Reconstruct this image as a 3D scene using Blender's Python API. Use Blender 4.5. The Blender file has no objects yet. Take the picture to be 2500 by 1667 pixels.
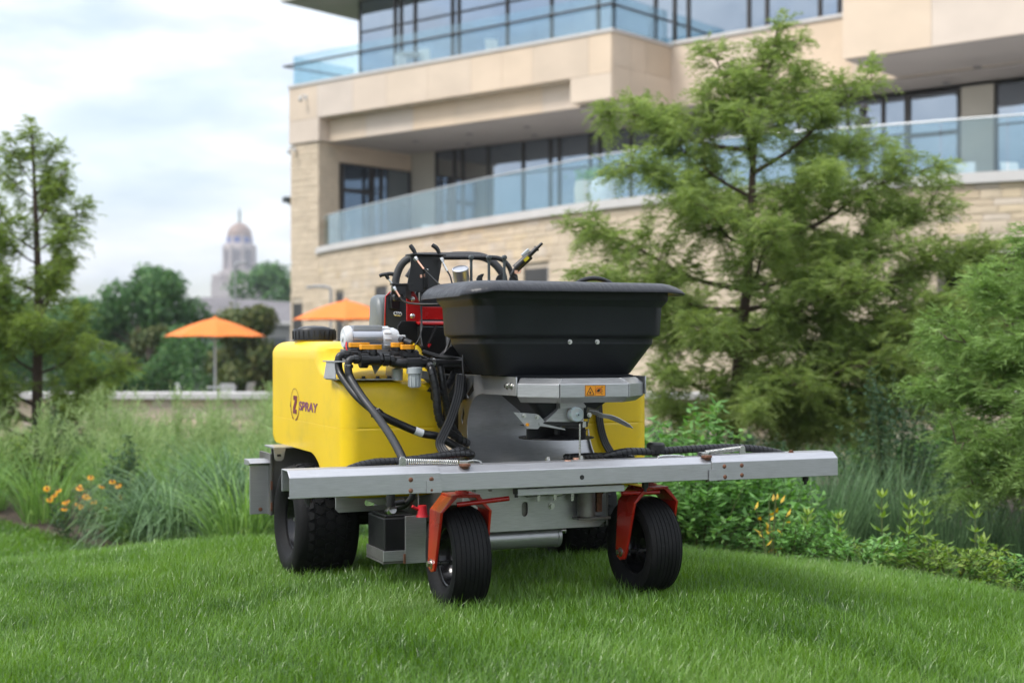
import bpy, bmesh, math, random
import numpy as np
from mathutils import Vector, Matrix, noise as mnoise
R = math.radians
SC = bpy.context.scene
COL = SC.collection
random.seed(7)
RNG = np.random.default_rng(11)

# ------------------------------------------------------------------ camera
cd = bpy.data.cameras.new('camera')
cam = bpy.data.objects.new('camera', cd); COL.objects.link(cam)
cam.location = (0, 0, .91); cam.rotation_euler = (R(90), 0, 0)
cd.lens = 50; cd.sensor_width = 36; cd.shift_y = .0034
cd.clip_start = .05; cd.clip_end = 6000
cd.dof.use_dof = True; cd.dof.focus_distance = 5.1; cd.dof.aperture_fstop = 2.5
cd.dof.aperture_blades = 9
SC.camera = cam

# ------------------------------------------------------------------ sky, sun, exposure
SUN_EL, SUN_AZ = R(52), R(-118)      # azimuth from +Y towards +X: high, from the camera's left
wd = bpy.data.worlds.new('World'); SC.world = wd; wd.use_nodes = True
nt = wd.node_tree; nt.nodes.clear(); N = nt.nodes.new; L = nt.links.new
out = N('ShaderNodeOutputWorld'); bg = N('ShaderNodeBackground'); bg.inputs[1].default_value = .11
sky = N('ShaderNodeTexSky'); sky.sky_type = 'NISHITA'; sky.sun_disc = False
sky.sun_elevation = SUN_EL; sky.sun_rotation = SUN_AZ; sky.air_density = 1.0; sky.dust_density = 1.5
tc = N('ShaderNodeTexCoord'); sep = N('ShaderNodeSeparateXYZ'); L(tc.outputs['Generated'], sep.inputs[0])
mp = N('ShaderNodeMapping'); mp.inputs['Scale'].default_value = (1.6, 1.6, 5.5); L(tc.outputs['Generated'], mp.inputs[0])
n1 = N('ShaderNodeTexNoise'); n1.inputs['Scale'].default_value = 3.1; n1.inputs['Detail'].default_value = 7
n1.inputs['Roughness'].default_value = .52; n1.inputs['Distortion'].default_value = .25; L(mp.outputs[0], n1.inputs[0])
cr = N('ShaderNodeValToRGB'); cr.color_ramp.elements[0].position = .40; cr.color_ramp.elements[1].position = .60
cr.color_ramp.elements[0].color = (.42, .42, .42, 1); cr.color_ramp.elements[1].color = (1, 1, 1, 1)
L(n1.outputs[0], cr.inputs[0])
n2 = N('ShaderNodeTexNoise'); n2.inputs['Scale'].default_value = 5.7; n2.inputs['Detail'].default_value = 5; L(mp.outputs[0], n2.inputs[0])
cc = N('ShaderNodeValToRGB'); cc.color_ramp.elements[0].position = .35; cc.color_ramp.elements[1].position = .65
cc.color_ramp.elements[0].color = (4.5, 4.85, 5.4, 1); cc.color_ramp.elements[1].color = (7.2, 7.3, 7.4, 1)
L(n2.outputs[0], cc.inputs[0])
mx = N('ShaderNodeMixRGB'); L(cr.outputs[0], mx.inputs[0]); L(sky.outputs[0], mx.inputs[1]); L(cc.outputs[0], mx.inputs[2])
# overcast dome: smoothly brighter overhead than at the horizon
zz = N('ShaderNodeMath'); zz.operation = 'MULTIPLY_ADD'; zz.use_clamp = False; L(sep.outputs[2], zz.inputs[0]); zz.inputs[1].default_value = .9; zz.inputs[2].default_value = .82
zc = N('ShaderNodeMath'); zc.operation = 'MAXIMUM'; L(zz.outputs[0], zc.inputs[0]); zc.inputs[1].default_value = .82
vs_ = N('ShaderNodeVectorMath'); vs_.operation = 'SCALE'; L(mx.outputs[0], vs_.inputs[0]); L(zc.outputs[0], vs_.inputs['Scale'])
L(vs_.outputs[0], bg.inputs[0]); L(bg.outputs[0], out.inputs[0])

sl = bpy.data.lights.new('sun', 'SUN'); sl.energy = 1.5; sl.angle = R(14); sl.color = (1, .96, .9)
so = bpy.data.objects.new('sun', sl); COL.objects.link(so); so.location = (-20, -10, 40)
sd = Vector((math.sin(SUN_AZ)*math.cos(SUN_EL), math.cos(SUN_AZ)*math.cos(SUN_EL), math.sin(SUN_EL)))
so.rotation_euler = (-sd).to_track_quat('-Z', 'Y').to_euler()

SC.view_settings.view_transform = 'Standard'; SC.view_settings.look = 'None'
SC.view_settings.exposure = 1.0; SC.view_settings.gamma = 1
SC.render.engine = 'CYCLES'
SC.cycles.use_denoising = True
SC.cycles.max_bounces = 8; SC.cycles.transparent_max_bounces = 12
SC.cycles.diffuse_bounces = 3; SC.cycles.glossy_bounces = 4; SC.cycles.transmission_bounces = 4
SC.cycles.caustics_reflective = False; SC.cycles.caustics_refractive = False
SC.cycles.sample_clamp_indirect = 6

# ------------------------------------------------------------------ helpers
def V(*a): return Vector(a)

class MB:
    """collects verts and faces, builds ONE mesh object"""
    def __init__(s): s.v = []; s.f = []
    def add(s, vs, fs):
        o = len(s.v); s.v += [tuple(p) for p in vs]; s.f += [tuple(i+o for i in f) for f in fs]; return s
    def box(s, x0, x1, y0, y1, z0, z1):
        return s.add([(x0,y0,z0),(x1,y0,z0),(x1,y1,z0),(x0,y1,z0),(x0,y0,z1),(x1,y0,z1),(x1,y1,z1),(x0,y1,z1)],
                     [(0,3,2,1),(4,5,6,7),(0,1,5,4),(1,2,6,5),(2,3,7,6),(3,0,4,7)])
    def obox(s, c, ax, ay, az):
        c, ax, ay, az = map(Vector, (c, ax, ay, az))
        vs = [c+ax*i+ay*j+az*k for k in (-1,1) for i, j in ((-1,-1),(1,-1),(1,1),(-1,1))]
        return s.add(vs, [(0,3,2,1),(4,5,6,7),(0,1,5,4),(1,2,6,5),(2,3,7,6),(3,0,4,7)])
    def bar(s, p0, p1, w, h, up=(0,0,1)):
        p0, p1, up = Vector(p0), Vector(p1), Vector(up); d = (p1-p0); x = d.normalized()
        y = up.cross(x); y = y.normalized() if y.length > 1e-6 else Vector((1,0,0)); z = x.cross(y)
        return s.obox((p0+p1)/2, d/2, y*w/2, z*h/2)
    def cyl(s, p0, p1, r0, r1=None, n=16, cap=True):
        p0, p1 = Vector(p0), Vector(p1); r1 = r0 if r1 is None else r1
        d = (p1-p0).normalized(); u = d.orthogonal().normalized(); w = d.cross(u)
        a = [2*math.pi*i/n for i in range(n)]
        vs = [p0+(u*math.cos(t)+w*math.sin(t))*r0 for t in a]+[p1+(u*math.cos(t)+w*math.sin(t))*r1 for t in a]
        fs = [(i,(i+1)%n,n+(i+1)%n,n+i) for i in range(n)]
        if cap: fs += [tuple(range(n-1,-1,-1)), tuple(range(n,2*n))]
        return s.add(vs, fs)
    def tube(s, pts, r, n=10, cap=True, sq=None):
        pts = [Vector(p) for p in pts]; m = len(pts)
        rr = r if isinstance(r, (list, tuple)) else [r]*m
        t0 = (pts[1]-pts[0]).normalized(); u = t0.orthogonal().normalized() if sq is None else (Vector(sq)-t0*Vector(sq).dot(t0)).normalized()
        vs = []; 
        for i, p in enumerate(pts):
            t = (pts[min(i+1,m-1)]-pts[max(i-1,0)]).normalized()
            u = (u-t*u.dot(t)).normalized(); w = t.cross(u)
            vs += [p+(u*math.cos(2*math.pi*k/n)+w*math.sin(2*math.pi*k/n))*rr[i] for k in range(n)]
        fs = [(i*n+k, i*n+(k+1)%n, (i+1)*n+(k+1)%n, (i+1)*n+k) for i in range(m-1) for k in range(n)]
        if cap: fs += [tuple(range(n-1,-1,-1)), tuple(range((m-1)*n, m*n))]
        return s.add(vs, fs)
    def loft(s, rings, cap0=True, cap1=True):
        n = len(rings[0]); vs = [p for r in rings for p in r]
        fs = [(i*n+k, i*n+(k+1)%n, (i+1)*n+(k+1)%n, (i+1)*n+k) for i in range(len(rings)-1) for k in range(n)]
        if cap0: fs.append(tuple(range(n-1,-1,-1)))
        if cap1: fs.append(tuple(range((len(rings)-1)*n, len(rings)*n)))
        return s.add(vs, fs)
    def lathe(s, prof, org=(0,0,0), axis=(0,0,1), n=32):
        """prof: (radius, height) list; first/last radius 0 closes"""
        org, d = Vector(org), Vector(axis).normalized(); u = d.orthogonal().normalized(); w = d.cross(u)
        rings = [[org+d*h+(u*math.cos(2*math.pi*k/n)+w*math.sin(2*math.pi*k/n))*max(r,1e-5) for k in range(n)] for r, h in prof]
        return s.loft(rings, False, False)
    def prism(s, poly, fn, t0, t1):
        """poly of (a,b); fn(a,b,t) -> point; extruded from t0 to t1"""
        n = len(poly)
        return s.add([fn(a,b,t0) for a,b in poly]+[fn(a,b,t1) for a,b in poly],
              [tuple(range(n-1,-1,-1)), tuple(range(n,2*n))]+[(i,(i+1)%n,n+(i+1)%n,n+i) for i in range(n)])
    def build(s, name, m, parent=None, smooth=None, bevel=0, seg=2, kind=None):
        me = bpy.data.meshes.new(name); me.from_pydata(s.v, [], s.f); me.update()
        bm = bmesh.new(); bm.from_mesh(me); bmesh.ops.recalc_face_normals(bm, faces=bm.faces); bm.to_mesh(me); bm.free()
        return link(name, me, m, parent, smooth, bevel, seg, kind)

def link(name, me, m, parent=None, smooth=None, bevel=0, seg=2, kind=None):
    if smooth is not None:
        me.shade_smooth()
        if smooth < 180: me.set_sharp_from_angle(angle=R(smooth))
    if m is not None and not me.materials: me.materials.append(m)
    o = bpy.data.objects.new(name, me); COL.objects.link(o); o.parent = parent
    if bevel:
        b = o.modifiers.new('bevel', 'BEVEL'); b.width = bevel; b.segments = seg; b.limit_method = 'ANGLE'; b.angle_limit = R(35)
        b.harden_normals = False
    if kind: o['kind'] = kind
    return o

def tag(o, label, cat, group=None):
    o['label'] = label; o['category'] = cat
    if group: o['group'] = group
    return o
def empty(name, loc=(0,0,0), rz=0):
    o = bpy.data.objects.new(name, None); COL.objects.link(o); o.location = loc; o.rotation_euler = (0,0,rz)
    o.empty_display_size = .2; return o
def copy_tree(o, parent=None):
    c = o.copy(); COL.objects.link(c); c.parent = parent
    for ch in list(o.children): copy_tree(ch, c)
    return c
def catmull(pts, k=6):
    P = [Vector(p) for p in pts]; P = [P[0]*2-P[1]]+P+[P[-1]*2-P[-2]]; res = []
    for i in range(1, len(P)-2):
        a, b, c, d = P[i-1:i+3]
        for j in range(k):
            t = j/k
            res.append(.5*((2*b)+(c-a)*t+(2*a-5*b+4*c-d)*t*t+(3*b-a-3*c+d)*t**3))
    res.append(P[-2]); return res
def rrect(x0, x1, y0, y1, r, z, k=6):
    """rounded rectangle ring; r one radius or four (x0y0, x1y0, x1y1, x0y1)"""
    r = r if isinstance(r, (list, tuple)) else [r]*4
    ring = []
    for (cx, cy, a0), q in zip(((x0,y0,180),(x1,y0,270),(x1,y1,0),(x0,y1,90)), r):
        sx = 1 if cx == x0 else -1; sy = 1 if cy == y0 else -1
        for i in range(k):
            a = R(a0+90*i/(k-1)); ring.append(Vector((cx+sx*q+q*math.cos(a), cy+sy*q+q*math.sin(a), z)))
    return ring
def dense(ring, k):
    """extra points along the flat sides of an rrect ring, so corner shading stays at the corners"""
    out_ = []
    for i, a in enumerate(ring):
        out_.append(a)
        if i % k == k-1:
            b = ring[(i+1) % len(ring)]; out_ += [a.lerp(b, t) for t in (.04, .12, .35, .65, .88, .96)]
    return out_
def curve_mesh(name, polys, fn, t):
    """flat plate with holes: polys[0] outer, others holes; fn(a,b,c)->point, c is thickness direction"""
    cu = bpy.data.curves.new(name, 'CURVE'); cu.dimensions = '2D'; cu.fill_mode = 'BOTH'; cu.extrude = t/2
    for pl in polys:
        sp = cu.splines.new('POLY'); sp.points.add(len(pl)-1); sp.use_cyclic_u = True
        for i, (a, b) in enumerate(pl): sp.points[i].co = (a, b, 0, 1)
    return curve_to_mesh(name, cu, fn)
def curve_to_mesh(name, cu, fn):
    o = bpy.data.objects.new(name, cu); COL.objects.link(o)
    dg = bpy.context.evaluated_depsgraph_get(); dg.update()
    me = bpy.data.meshes.new_from_object(o.evaluated_get(dg)); me.name = name
    bpy.data.objects.remove(o); bpy.data.curves.remove(cu)
    for v in me.vertices: v.co = Vector(fn(*v.co))
    bm = bmesh.new(); bm.from_mesh(me); bmesh.ops.remove_doubles(bm, verts=bm.verts, dist=1e-5); bmesh.ops.recalc_face_normals(bm, faces=bm.faces); bm.to_mesh(me); bm.free()
    me.materials.clear(); return me
def text_mesh(name, body, size, fn, shear=0, space=1, off=0):
    cu = bpy.data.curves.new(name, 'FONT'); cu.body = body; cu.size = size; cu.shear = shear; cu.space_character = space
    cu.offset = off; cu.extrude = .0003
    return curve_to_mesh(name, cu, fn)
def fastmesh(name, verts, faces, rnd=None):
    """numpy verts (n,3), faces (m,k); rnd: per-face float attribute"""
    me = bpy.data.meshes.new(name); n, (m, k) = len(verts), faces.shape
    me.vertices.add(n); me.vertices.foreach_set('co', np.ascontiguousarray(verts, dtype=np.float32).ravel())
    me.loops.add(m*k); me.loops.foreach_set('vertex_index', np.ascontiguousarray(faces, dtype=np.int32).ravel())
    me.polygons.add(m); me.polygons.foreach_set('loop_start', np.arange(0, m*k, k, dtype=np.int32))
    me.update(calc_edges=True)
    if rnd is not None:
        a = me.attributes.new('rnd', 'FLOAT', 'FACE'); a.data.foreach_set('value', np.asarray(rnd, dtype=np.float32))
    return me

# ------------------------------------------------------------------ materials
def mat(name, col, rough=.5, metal=0., var=.12, scale=6., bump=0., bscale=60., spec=.5, stretch=None, coat=0, rvar=.1, dirt=None, sss=0, trans=0):
    m = bpy.data.materials.new(name); m.use_nodes = True; t = m.node_tree; n = t.nodes; b = n['Principled BSDF']
    b.inputs['Roughness'].default_value = rough; b.inputs['Metallic'].default_value = metal
    b.inputs['Specular IOR Level'].default_value = spec; b.inputs['Coat Weight'].default_value = coat; b.inputs['Coat Roughness'].default_value = .1
    if sss: b.inputs['Subsurface Weight'].default_value = sss; b.inputs['Subsurface Scale'].default_value = .02
    if trans: b.inputs['Transmission Weight'].default_value = trans
    co = n.new('ShaderNodeTexCoord'); src = co.outputs['Object']
    if stretch:
        q = n.new('ShaderNodeMapping'); q.inputs['Scale'].default_value = stretch; t.links.new(src, q.inputs[0]); src = q.outputs[0]
    nz = n.new('ShaderNodeTexNoise'); nz.inputs['Scale'].default_value = scale; nz.inputs['Detail'].default_value = 5; t.links.new(src, nz.inputs[0])
    rp = n.new('ShaderNodeValToRGB'); e = rp.color_ramp.elements; e[0].position = .3; e[1].position = .7
    e[0].color = [max(0, c*(1-var)) for c in col]+[1]; e[1].color = [min(1, c*(1+var)) for c in col]+[1]
    t.links.new(nz.outputs[0], rp.inputs[0]); last = rp.outputs[0]
    if dirt:
        dn = n.new('ShaderNodeTexNoise'); dn.inputs['Scale'].default_value = dirt[1]; dn.inputs['Detail'].default_value = 8; dn.inputs['Roughness'].default_value = .65
        t.links.new(co.outputs['Object'], dn.inputs[0])
        dr = n.new('ShaderNodeValToRGB'); dr.color_ramp.elements[0].position = dirt[2]; dr.color_ramp.elements[1].position = min(1, dirt[2]+.2)
        dr.color_ramp.elements[1].color = (dirt[3],)*3+(1,)
        t.links.new(dn.outputs[0], dr.inputs[0])
        mm = n.new('ShaderNodeMixRGB'); t.links.new(dr.outputs[0], mm.inputs[0]); t.links.new(last, mm.inputs[1]); mm.inputs[2].default_value = (*dirt[0], 1); last = mm.outputs[0]
    t.links.new(last, b.inputs['Base Color'])
    mr = n.new('ShaderNodeMapRange'); mr.inputs[3].default_value = max(.02, rough-rvar); mr.inputs[4].default_value = min(1, rough+rvar)
    t.links.new(nz.outputs[0], mr.inputs[0]); t.links.new(mr.outputs[0], b.inputs['Roughness'])
    if bump:
        bz = n.new('ShaderNodeTexNoise'); bz.inputs['Scale'].default_value = bscale; bz.inputs['Detail'].default_value = 6; t.links.new(src, bz.inputs[0])
        bp = n.new('ShaderNodeBump'); bp.inputs['Strength'].default_value = bump; bp.inputs['Distance'].default_value = .02
        t.links.new(bz.outputs[0], bp.inputs['Height']); t.links.new(bp.outputs[0], b.inputs['Normal'])
    return m
def leafmat(name, cols, trans=.35, rough=.5, patch=2.5, spec=.3):
    """leaf colours spread by a per-leaf random value and broad patches"""
    m = bpy.data.materials.new(name); m.use_nodes = True; t = m.node_tree; n = t.nodes; b = n['Principled BSDF']; o = n['Material Output']
    at = n.new('ShaderNodeAttribute'); at.attribute_name = 'rnd'
    co = n.new('ShaderNodeTexCoord'); nz = n.new('ShaderNodeTexNoise'); nz.inputs['Scale'].default_value = patch; nz.inputs['Detail'].default_value = 3
    t.links.new(co.outputs['Object'], nz.inputs[0])
    ad = n.new('ShaderNodeMath'); ad.operation = 'MULTIPLY_ADD'; t.links.new(nz.outputs[0], ad.inputs[0]); ad.inputs[1].default_value = .9
    t.links.new(at.outputs['Fac'], ad.inputs[2])
    sc = n.new('ShaderNodeMath'); sc.operation = 'MULTIPLY'; sc.inputs[1].default_value = .53; t.links.new(ad.outputs[0], sc.inputs[0])
    rp = n.new('ShaderNodeValToRGB'); e = rp.color_ramp.elements
    while len(e) < len(cols): e.new(.5)
    for i, c in enumerate(cols): e[i].position = .12+.76*i/(len(cols)-1); e[i].color = (*c, 1)
    t.links.new(sc.outputs[0], rp.inputs[0]); t.links.new(rp.outputs[0], b.inputs['Base Color'])
    b.inputs['Roughness'].default_value = rough; b.inputs['Specular IOR Level'].default_value = spec
    tr = n.new('ShaderNodeBsdfTranslucent'); hs = n.new('ShaderNodeHueSaturation'); hs.inputs['Saturation'].default_value = 1.15; hs.inputs['Value'].default_value = 1.25; hs.inputs['Hue'].default_value = .49
    t.links.new(rp.outputs[0], hs.inputs['Color']); t.links.new(hs.outputs[0], tr.inputs[0])
    mxs = n.new('ShaderNodeMixShader'); mxs.inputs[0].default_value = trans
    t.links.new(b.outputs[0], mxs.inputs[1]); t.links.new(tr.outputs[0], mxs.inputs[2]); t.links.new(mxs.outputs[0], o.inputs[0])
    return m
def glassmat(name, tint, refl, see, rough=.02):
    """coated pane: part mirror of the sky, part see-through with a tint"""
    m = bpy.data.materials.new(name); m.use_nodes = True; t = m.node_tree; n = t.nodes; o = n['Material Output']; n.remove(n['Principled BSDF'])
    gl = n.new('ShaderNodeBsdfGlossy'); gl.inputs['Roughness'].default_value = rough; gl.inputs['Color'].default_value = (*refl, 1)
    tr = n.new('ShaderNodeBsdfTransparent'); tr.inputs['Color'].default_value = (*tint, 1)
    fa = n.new('ShaderNodeLayerWeight'); fa.inputs['Blend'].default_value = .5; lw = n.new('ShaderNodeMath'); lw.operation = 'POWER'; lw.inputs[1].default_value = 4; t.links.new(fa.outputs['Facing'], lw.inputs[0])
    ma = n.new('ShaderNodeMath'); ma.operation = 'MULTIPLY_ADD'; ma.inputs[1].default_value = 1; ma.inputs[2].default_value = see; ma.use_clamp = True
    nz = n.new('ShaderNodeTexNoise'); nz.inputs['Scale'].default_value = .35; tcn = n.new('ShaderNodeTexCoord'); t.links.new(tcn.outputs['Object'], nz.inputs[0])
    bp = n.new('ShaderNodeBump'); bp.inputs['Strength'].default_value = .06; bp.inputs['Distance'].default_value = .3; t.links.new(nz.outputs[0], bp.inputs['Height']); t.links.new(bp.outputs[0], gl.inputs['Normal'])
    t.links.new(lw.outputs[0], ma.inputs[0]); ms = n.new('ShaderNodeMixShader'); t.links.new(ma.outputs[0], ms.inputs[0])
    t.links.new(tr.outputs[0], ms.inputs[1]); t.links.new(gl.outputs[0], ms.inputs[2]); t.links.new(ms.outputs[0], o.inputs[0])
    return m

K = {}
K['yellow'] = mat('yellow_polyethylene', (.78, .53, .006), .36, 0, .05, 3, .03, 90, sss=.08, dirt=((.42,.33,.06), 7, .52, .28))
K['hopper'] = mat('black_moulded_plastic', (.013, .0145, .018), .46, 0, .18, 5, .05, 220, spec=.4, dirt=((.05,.05,.05), 14, .6, .15))
K['fabric'] = mat('black_vinyl_fabric', (.008, .0085, .012), .38, 0, .25, 9, .22, 7, stretch=(9, 3, 2.5))
K['black'] = mat('black_plastic', (.009, .009, .010), .38, 0, .25, 12, .04, 120)
K['blackmetal'] = mat('black_powder_coat', (.008, .008, .009), .36, 0, .2, 10, .05, 200)
K['rubber'] = mat('tyre_rubber', (.0055, .0055, .006), .68, 0, .3, 9, .10, 90, spec=.22, dirt=((.03,.028,.022), 18, .60, .4))
K['hose'] = mat('black_rubber_hose', (.008, .008, .009), .42, 0, .25, 10, .05, 90)
K['rim'] = mat('gloss_black_paint', (.006, .006, .007), .2, 0, .1, 10, coat=.15, spec=.35)
K['steel'] = mat('brushed_stainless', (.42, .425, .43), .38, .68, .10, 26, .03, 40, stretch=(1, 1, 14), rvar=.1, dirt=((.22,.21,.2), 7, .56, .4))
K['boomsteel'] = mat('boom_stainless', (.45, .45, .465), .40, .8, .08, 30, .03, 40, stretch=(.6, 9, 9), rvar=.08, dirt=((.28,.27,.26), 6, .56, .35))
K['darksteel'] = mat('dull_steel', (.20, .195, .185), .5, .8, .2, 12, .06, 60, dirt=((.10,.06,.04), 10, .55, .6))
K['zinc'] = mat('zinc_plated', (.55, .55, .53), .28, 1, .12, 40)
K['copper'] = mat('copper_fitting', (.75, .42, .30), .3, .9, .1, 30)
K['rust'] = mat('rusty_weld', (.16, .07, .04), .7, .3, .4, 90)
K['red'] = mat('red_powder_coat', (.40, .008, .008), .26, 0, .08, 8, coat=.4, dirt=((.2,.01,.01), 12, .6, .3))
K['fork'] = mat('red_orange_paint', (.37, .015, .007), .28, 0, .1, 8, coat=.4, dirt=((.18,.02,.01), 9, .58, .4))
K['brightred'] = mat('red_rubber_boot', (.55, .01, .02), .45)
K['amber'] = mat('amber_handle', (.85, .34, .01), .4, 0, .06, 20)
K['white'] = mat('white_plastic', (.60, .61, .62), .42, 0, .05, 20, sss=.05)
K['greyplastic'] = mat('grey_plastic', (.42, .45, .46), .42, 0, .06, 20)
K['alu'] = mat('cast_aluminium', (.46, .47, .50), .36, .75, .06, 30, .04, 120)
K['charcoal'] = mat('charcoal_panel', (.045, .055, .058), .4, 0, .1, 10)
K['greycowl'] = mat('grey_cowl', (.13, .145, .15), .38, 0, .08, 6)
K['milky'] = mat('milky_plastic', (.62, .70, .72), .3, 0, .05, 30, sss=.3)
K['maroon'] = mat('maroon_print', (.16, .012, .03), .45, 0, .1, 40)
K['plum'] = mat('plum_print', (.20, .05, .12), .45, 0, .1, 40)
K['labelorange'] = mat('orange_label', (.80, .30, .01), .4)
K['ink'] = mat('black_ink', (.01, .01, .01), .5)
K['inkred'] = mat('red_ink', (.5, .02, .01), .5)
K['yellowprint'] = mat('yellow_print', (.7, .6, .03), .5)
K['foam'] = mat('black_foam_grip', (.03, .031, .034), .55, 0, .15, 10, .05, 200)
# ================================================================== the setting
def sst(a, b, x): t = np.clip((x-a)/(b-a), 0, 1); return t*t*(3-2*t)
def ground_z(x, y):
    x = np.asarray(x, float); y = np.asarray(y, float)
    near = 1-sst(8, 15, y)
    d2 = (x-.15)**2; rt = sst(-1, 1.5, x)
    a = np.where(x > .15, .60*(1-np.exp(-.10*d2)), .26*(1-np.exp(-.12*d2)))*near
    b = rt*.80*sst(5.9, 11.5, y)+(1-rt)*(.03*sst(5.9, 7, y)+.50*sst(6.9, 9.5, y)+.25*sst(13, 19, y))
    f = .05*np.clip(4.2-y, 0, 3)**1.5
    lump = .012*np.sin(1.7*x+.6)*np.cos(1.3*y)+.006*np.sin(4.1*x+2*y)
    return -.002-a-b-f-.15*sst(15, 21, y)+lump*(1-sst(9, 14, y))
def gz(x, y): return float(ground_z(x, y))
def bed_edge(x):
    x = np.asarray(x, float)
    return np.where(x < -2.85, 10.4+(-2.85-x)*1.10, np.where(x < -.8, 10.4-(x+2.85)*1.70, np.where(x < .5, 6.9, np.maximum(4.5, 6.9-.36*(x-.5)))))

K['soil'] = mat('lawn_soil', (.022, .040, .010), .9, 0, .5, 9, .5, 40)
K['mulch'] = mat('bark_mulch', (.055, .036, .024), .9, 0, .5, 14, .8, 30)
K['paving'] = mat('pale_paving', (.36, .33, .29), .8, 0, .15, 1.5, .1, 20)
def grid_sheet(name, xs, ys, zf, m, kind='structure', keep=None):
    X, Y = np.meshgrid(xs, ys); Z = zf(X, Y); vs = np.stack([X.ravel(), Y.ravel(), Z.ravel()], 1); nx = len(xs)
    i = np.arange(len(ys)-1)[:, None]*nx+np.arange(nx-1)[None]; F = np.stack([i, i+1, i+nx+1, i+nx], -1).reshape(-1, 4)
    if keep is not None:
        c = vs[F].mean(1); F = F[keep(c[:,0], c[:,1])]; u, inv = np.unique(F, return_inverse=True); vs = vs[u]; F = inv.reshape(F.shape)
    o = link(name, fastmesh(name, vs, F), m, smooth=180); o['kind'] = kind; return o
def spread(lim, near, step, far):
    a = list(np.arange(-near, near+1e-6, step)); r = []; v = near; s = step
    while v < far: s *= 1.35; v += s; r.append(v)
    return np.array([-q for q in reversed(r)]+a+r)
gx = spread(0, 12, .2, 3000); gy = np.concatenate([np.array([-3000,-800,-200,-60,-20,-8,-3,-1]), np.arange(0, 24, .2), 24+np.cumsum(.25*1.35**np.arange(28))])
g_o = grid_sheet('ground', gx, gy, ground_z, K['soil'])
tag(g_o, 'mown lawn ground rising in a low mound under the sprayer', 'lawn')
bx = np.arange(-11, 9.01, .1); by = np.arange(4.4, 21.95, .1)
b_o = grid_sheet('planting_bed', bx, by, lambda x, y: ground_z(x, y)+.012, K['mulch'], keep=lambda x, y: y > bed_edge(x)+.05)
tag(b_o, 'mulched planting bed running behind the lawn mound', 'flower bed')
t_o = MB().box(-60, 26, 22.32, 62, -1.4, -.99).build('terrace_paving', K['paving'], kind='structure')
tag(t_o, 'pale paved terrace beyond the low stone wall', 'terrace')

# ------------------------------------------------------------------ stone building
def objrand_mat(name, cols, rough=.8, bump=.3, bscale=8., nscale=1.2, var=.25):
    m = bpy.data.materials.new(name); m.use_nodes = True; t = m.node_tree; n = t.nodes; b = n['Principled BSDF']
    b.inputs['Roughness'].default_value = rough; b.inputs['Specular IOR Level'].default_value = .25
    oi = n.new('ShaderNodeObjectInfo'); rp = n.new('ShaderNodeValToRGB'); e = rp.color_ramp.elements
    while len(e) < len(cols): e.new(.5)
    for i, c in enumerate(cols): e[i].position = i/(len(cols)-1); e[i].color = (*c, 1)
    ge = n.new('ShaderNodeNewGeometry'); mp = n.new('ShaderNodeMapping'); mp.inputs['Scale'].default_value = (1, 1, 1.6); t.links.new(ge.outputs['Position'], mp.inputs[0])
    nz = n.new('ShaderNodeTexNoise'); nz.inputs['Scale'].default_value = nscale; nz.inputs['Detail'].default_value = 6; t.links.new(mp.outputs[0], nz.inputs[0])
    t.links.new(oi.outputs['Random'], rp.inputs[0])
    mr = n.new('ShaderNodeMapRange'); mr.inputs[1].default_value = .3; mr.inputs[2].default_value = .7; mr.inputs[3].default_value = 1-var; mr.inputs[4].default_value = 1+var; t.links.new(nz.outputs[0], mr.inputs[0])
    mm = n.new('ShaderNodeVectorMath'); mm.operation = 'SCALE'; t.links.new(rp.outputs[0], mm.inputs[0]); t.links.new(mr.outputs[0], mm.inputs['Scale'])
    t.links.new(mm.outputs[0], b.inputs['Base Color'])
    bz = n.new('ShaderNodeTexNoise'); bz.inputs['Scale'].default_value = bscale; bz.inputs['Detail'].default_value = 8; t.links.new(ge.outputs['Position'], bz.inputs[0])
    bp = n.new('ShaderNodeBump'); bp.inputs['Strength'].default_value = bump; bp.inputs['Distance'].default_value = .05; t.links.new(bz.outputs[0], bp.inputs['Height']); t.links.new(bp.outputs[0], b.inputs['Normal'])
    return m
K['ashlar'] = objrand_mat('smooth_limestone', [(.59,.48,.37),(.65,.54,.43),(.61,.53,.46),(.68,.54,.40),(.64,.53,.42)], .75, .05, 10, .8, .06)
K['rubble'] = objrand_mat('split_limestone', [(.50,.40,.28),(.60,.50,.38),(.56,.46,.34),(.63,.51,.35),(.53,.45,.36),(.61,.52,.42)], .9, .35, 5, 1.6, .10)
K['mortar'] = mat('mortar', (.50, .43, .34), .95, 0, .15, 3, .2, 20)
K['coping'] = mat('pale_coping', (.56, .54, .52), .7, 0, .06, 2, .05, 20)
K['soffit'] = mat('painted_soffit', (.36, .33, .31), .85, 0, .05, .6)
K['bronze'] = mat('dark_bronze_frame', (.055, .05, .047), .45, .3, .1, 3)
K['inside'] = mat('dim_interior', (.05, .05, .05), .9, 0, .3, .5)
K['blind'] = mat('green_grey_blind', (.07, .13, .11), .8, 0, .1, .7)
K['cream'] = mat('cream_column', (.50, .47, .41), .7, 0, .05, 1)
K['brown'] = mat('brown_brick_recess', (.20, .11, .075), .9, 0, .2, 3)
K['winglass'] = glassmat('window_glass', (.25,.30,.33), (.52,.61,.72), .58)
K['railglass'] = glassmat('railing_glass', (.80,.90,.93), (.74,.84,.87), .10)
K['railedge'] = mat('bright_rail_cap', (.55, .57, .58), .35, .5, .05, 2)
K['camwhite'] = mat('white_camera_housing', (.6, .6, .6), .4)

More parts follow.
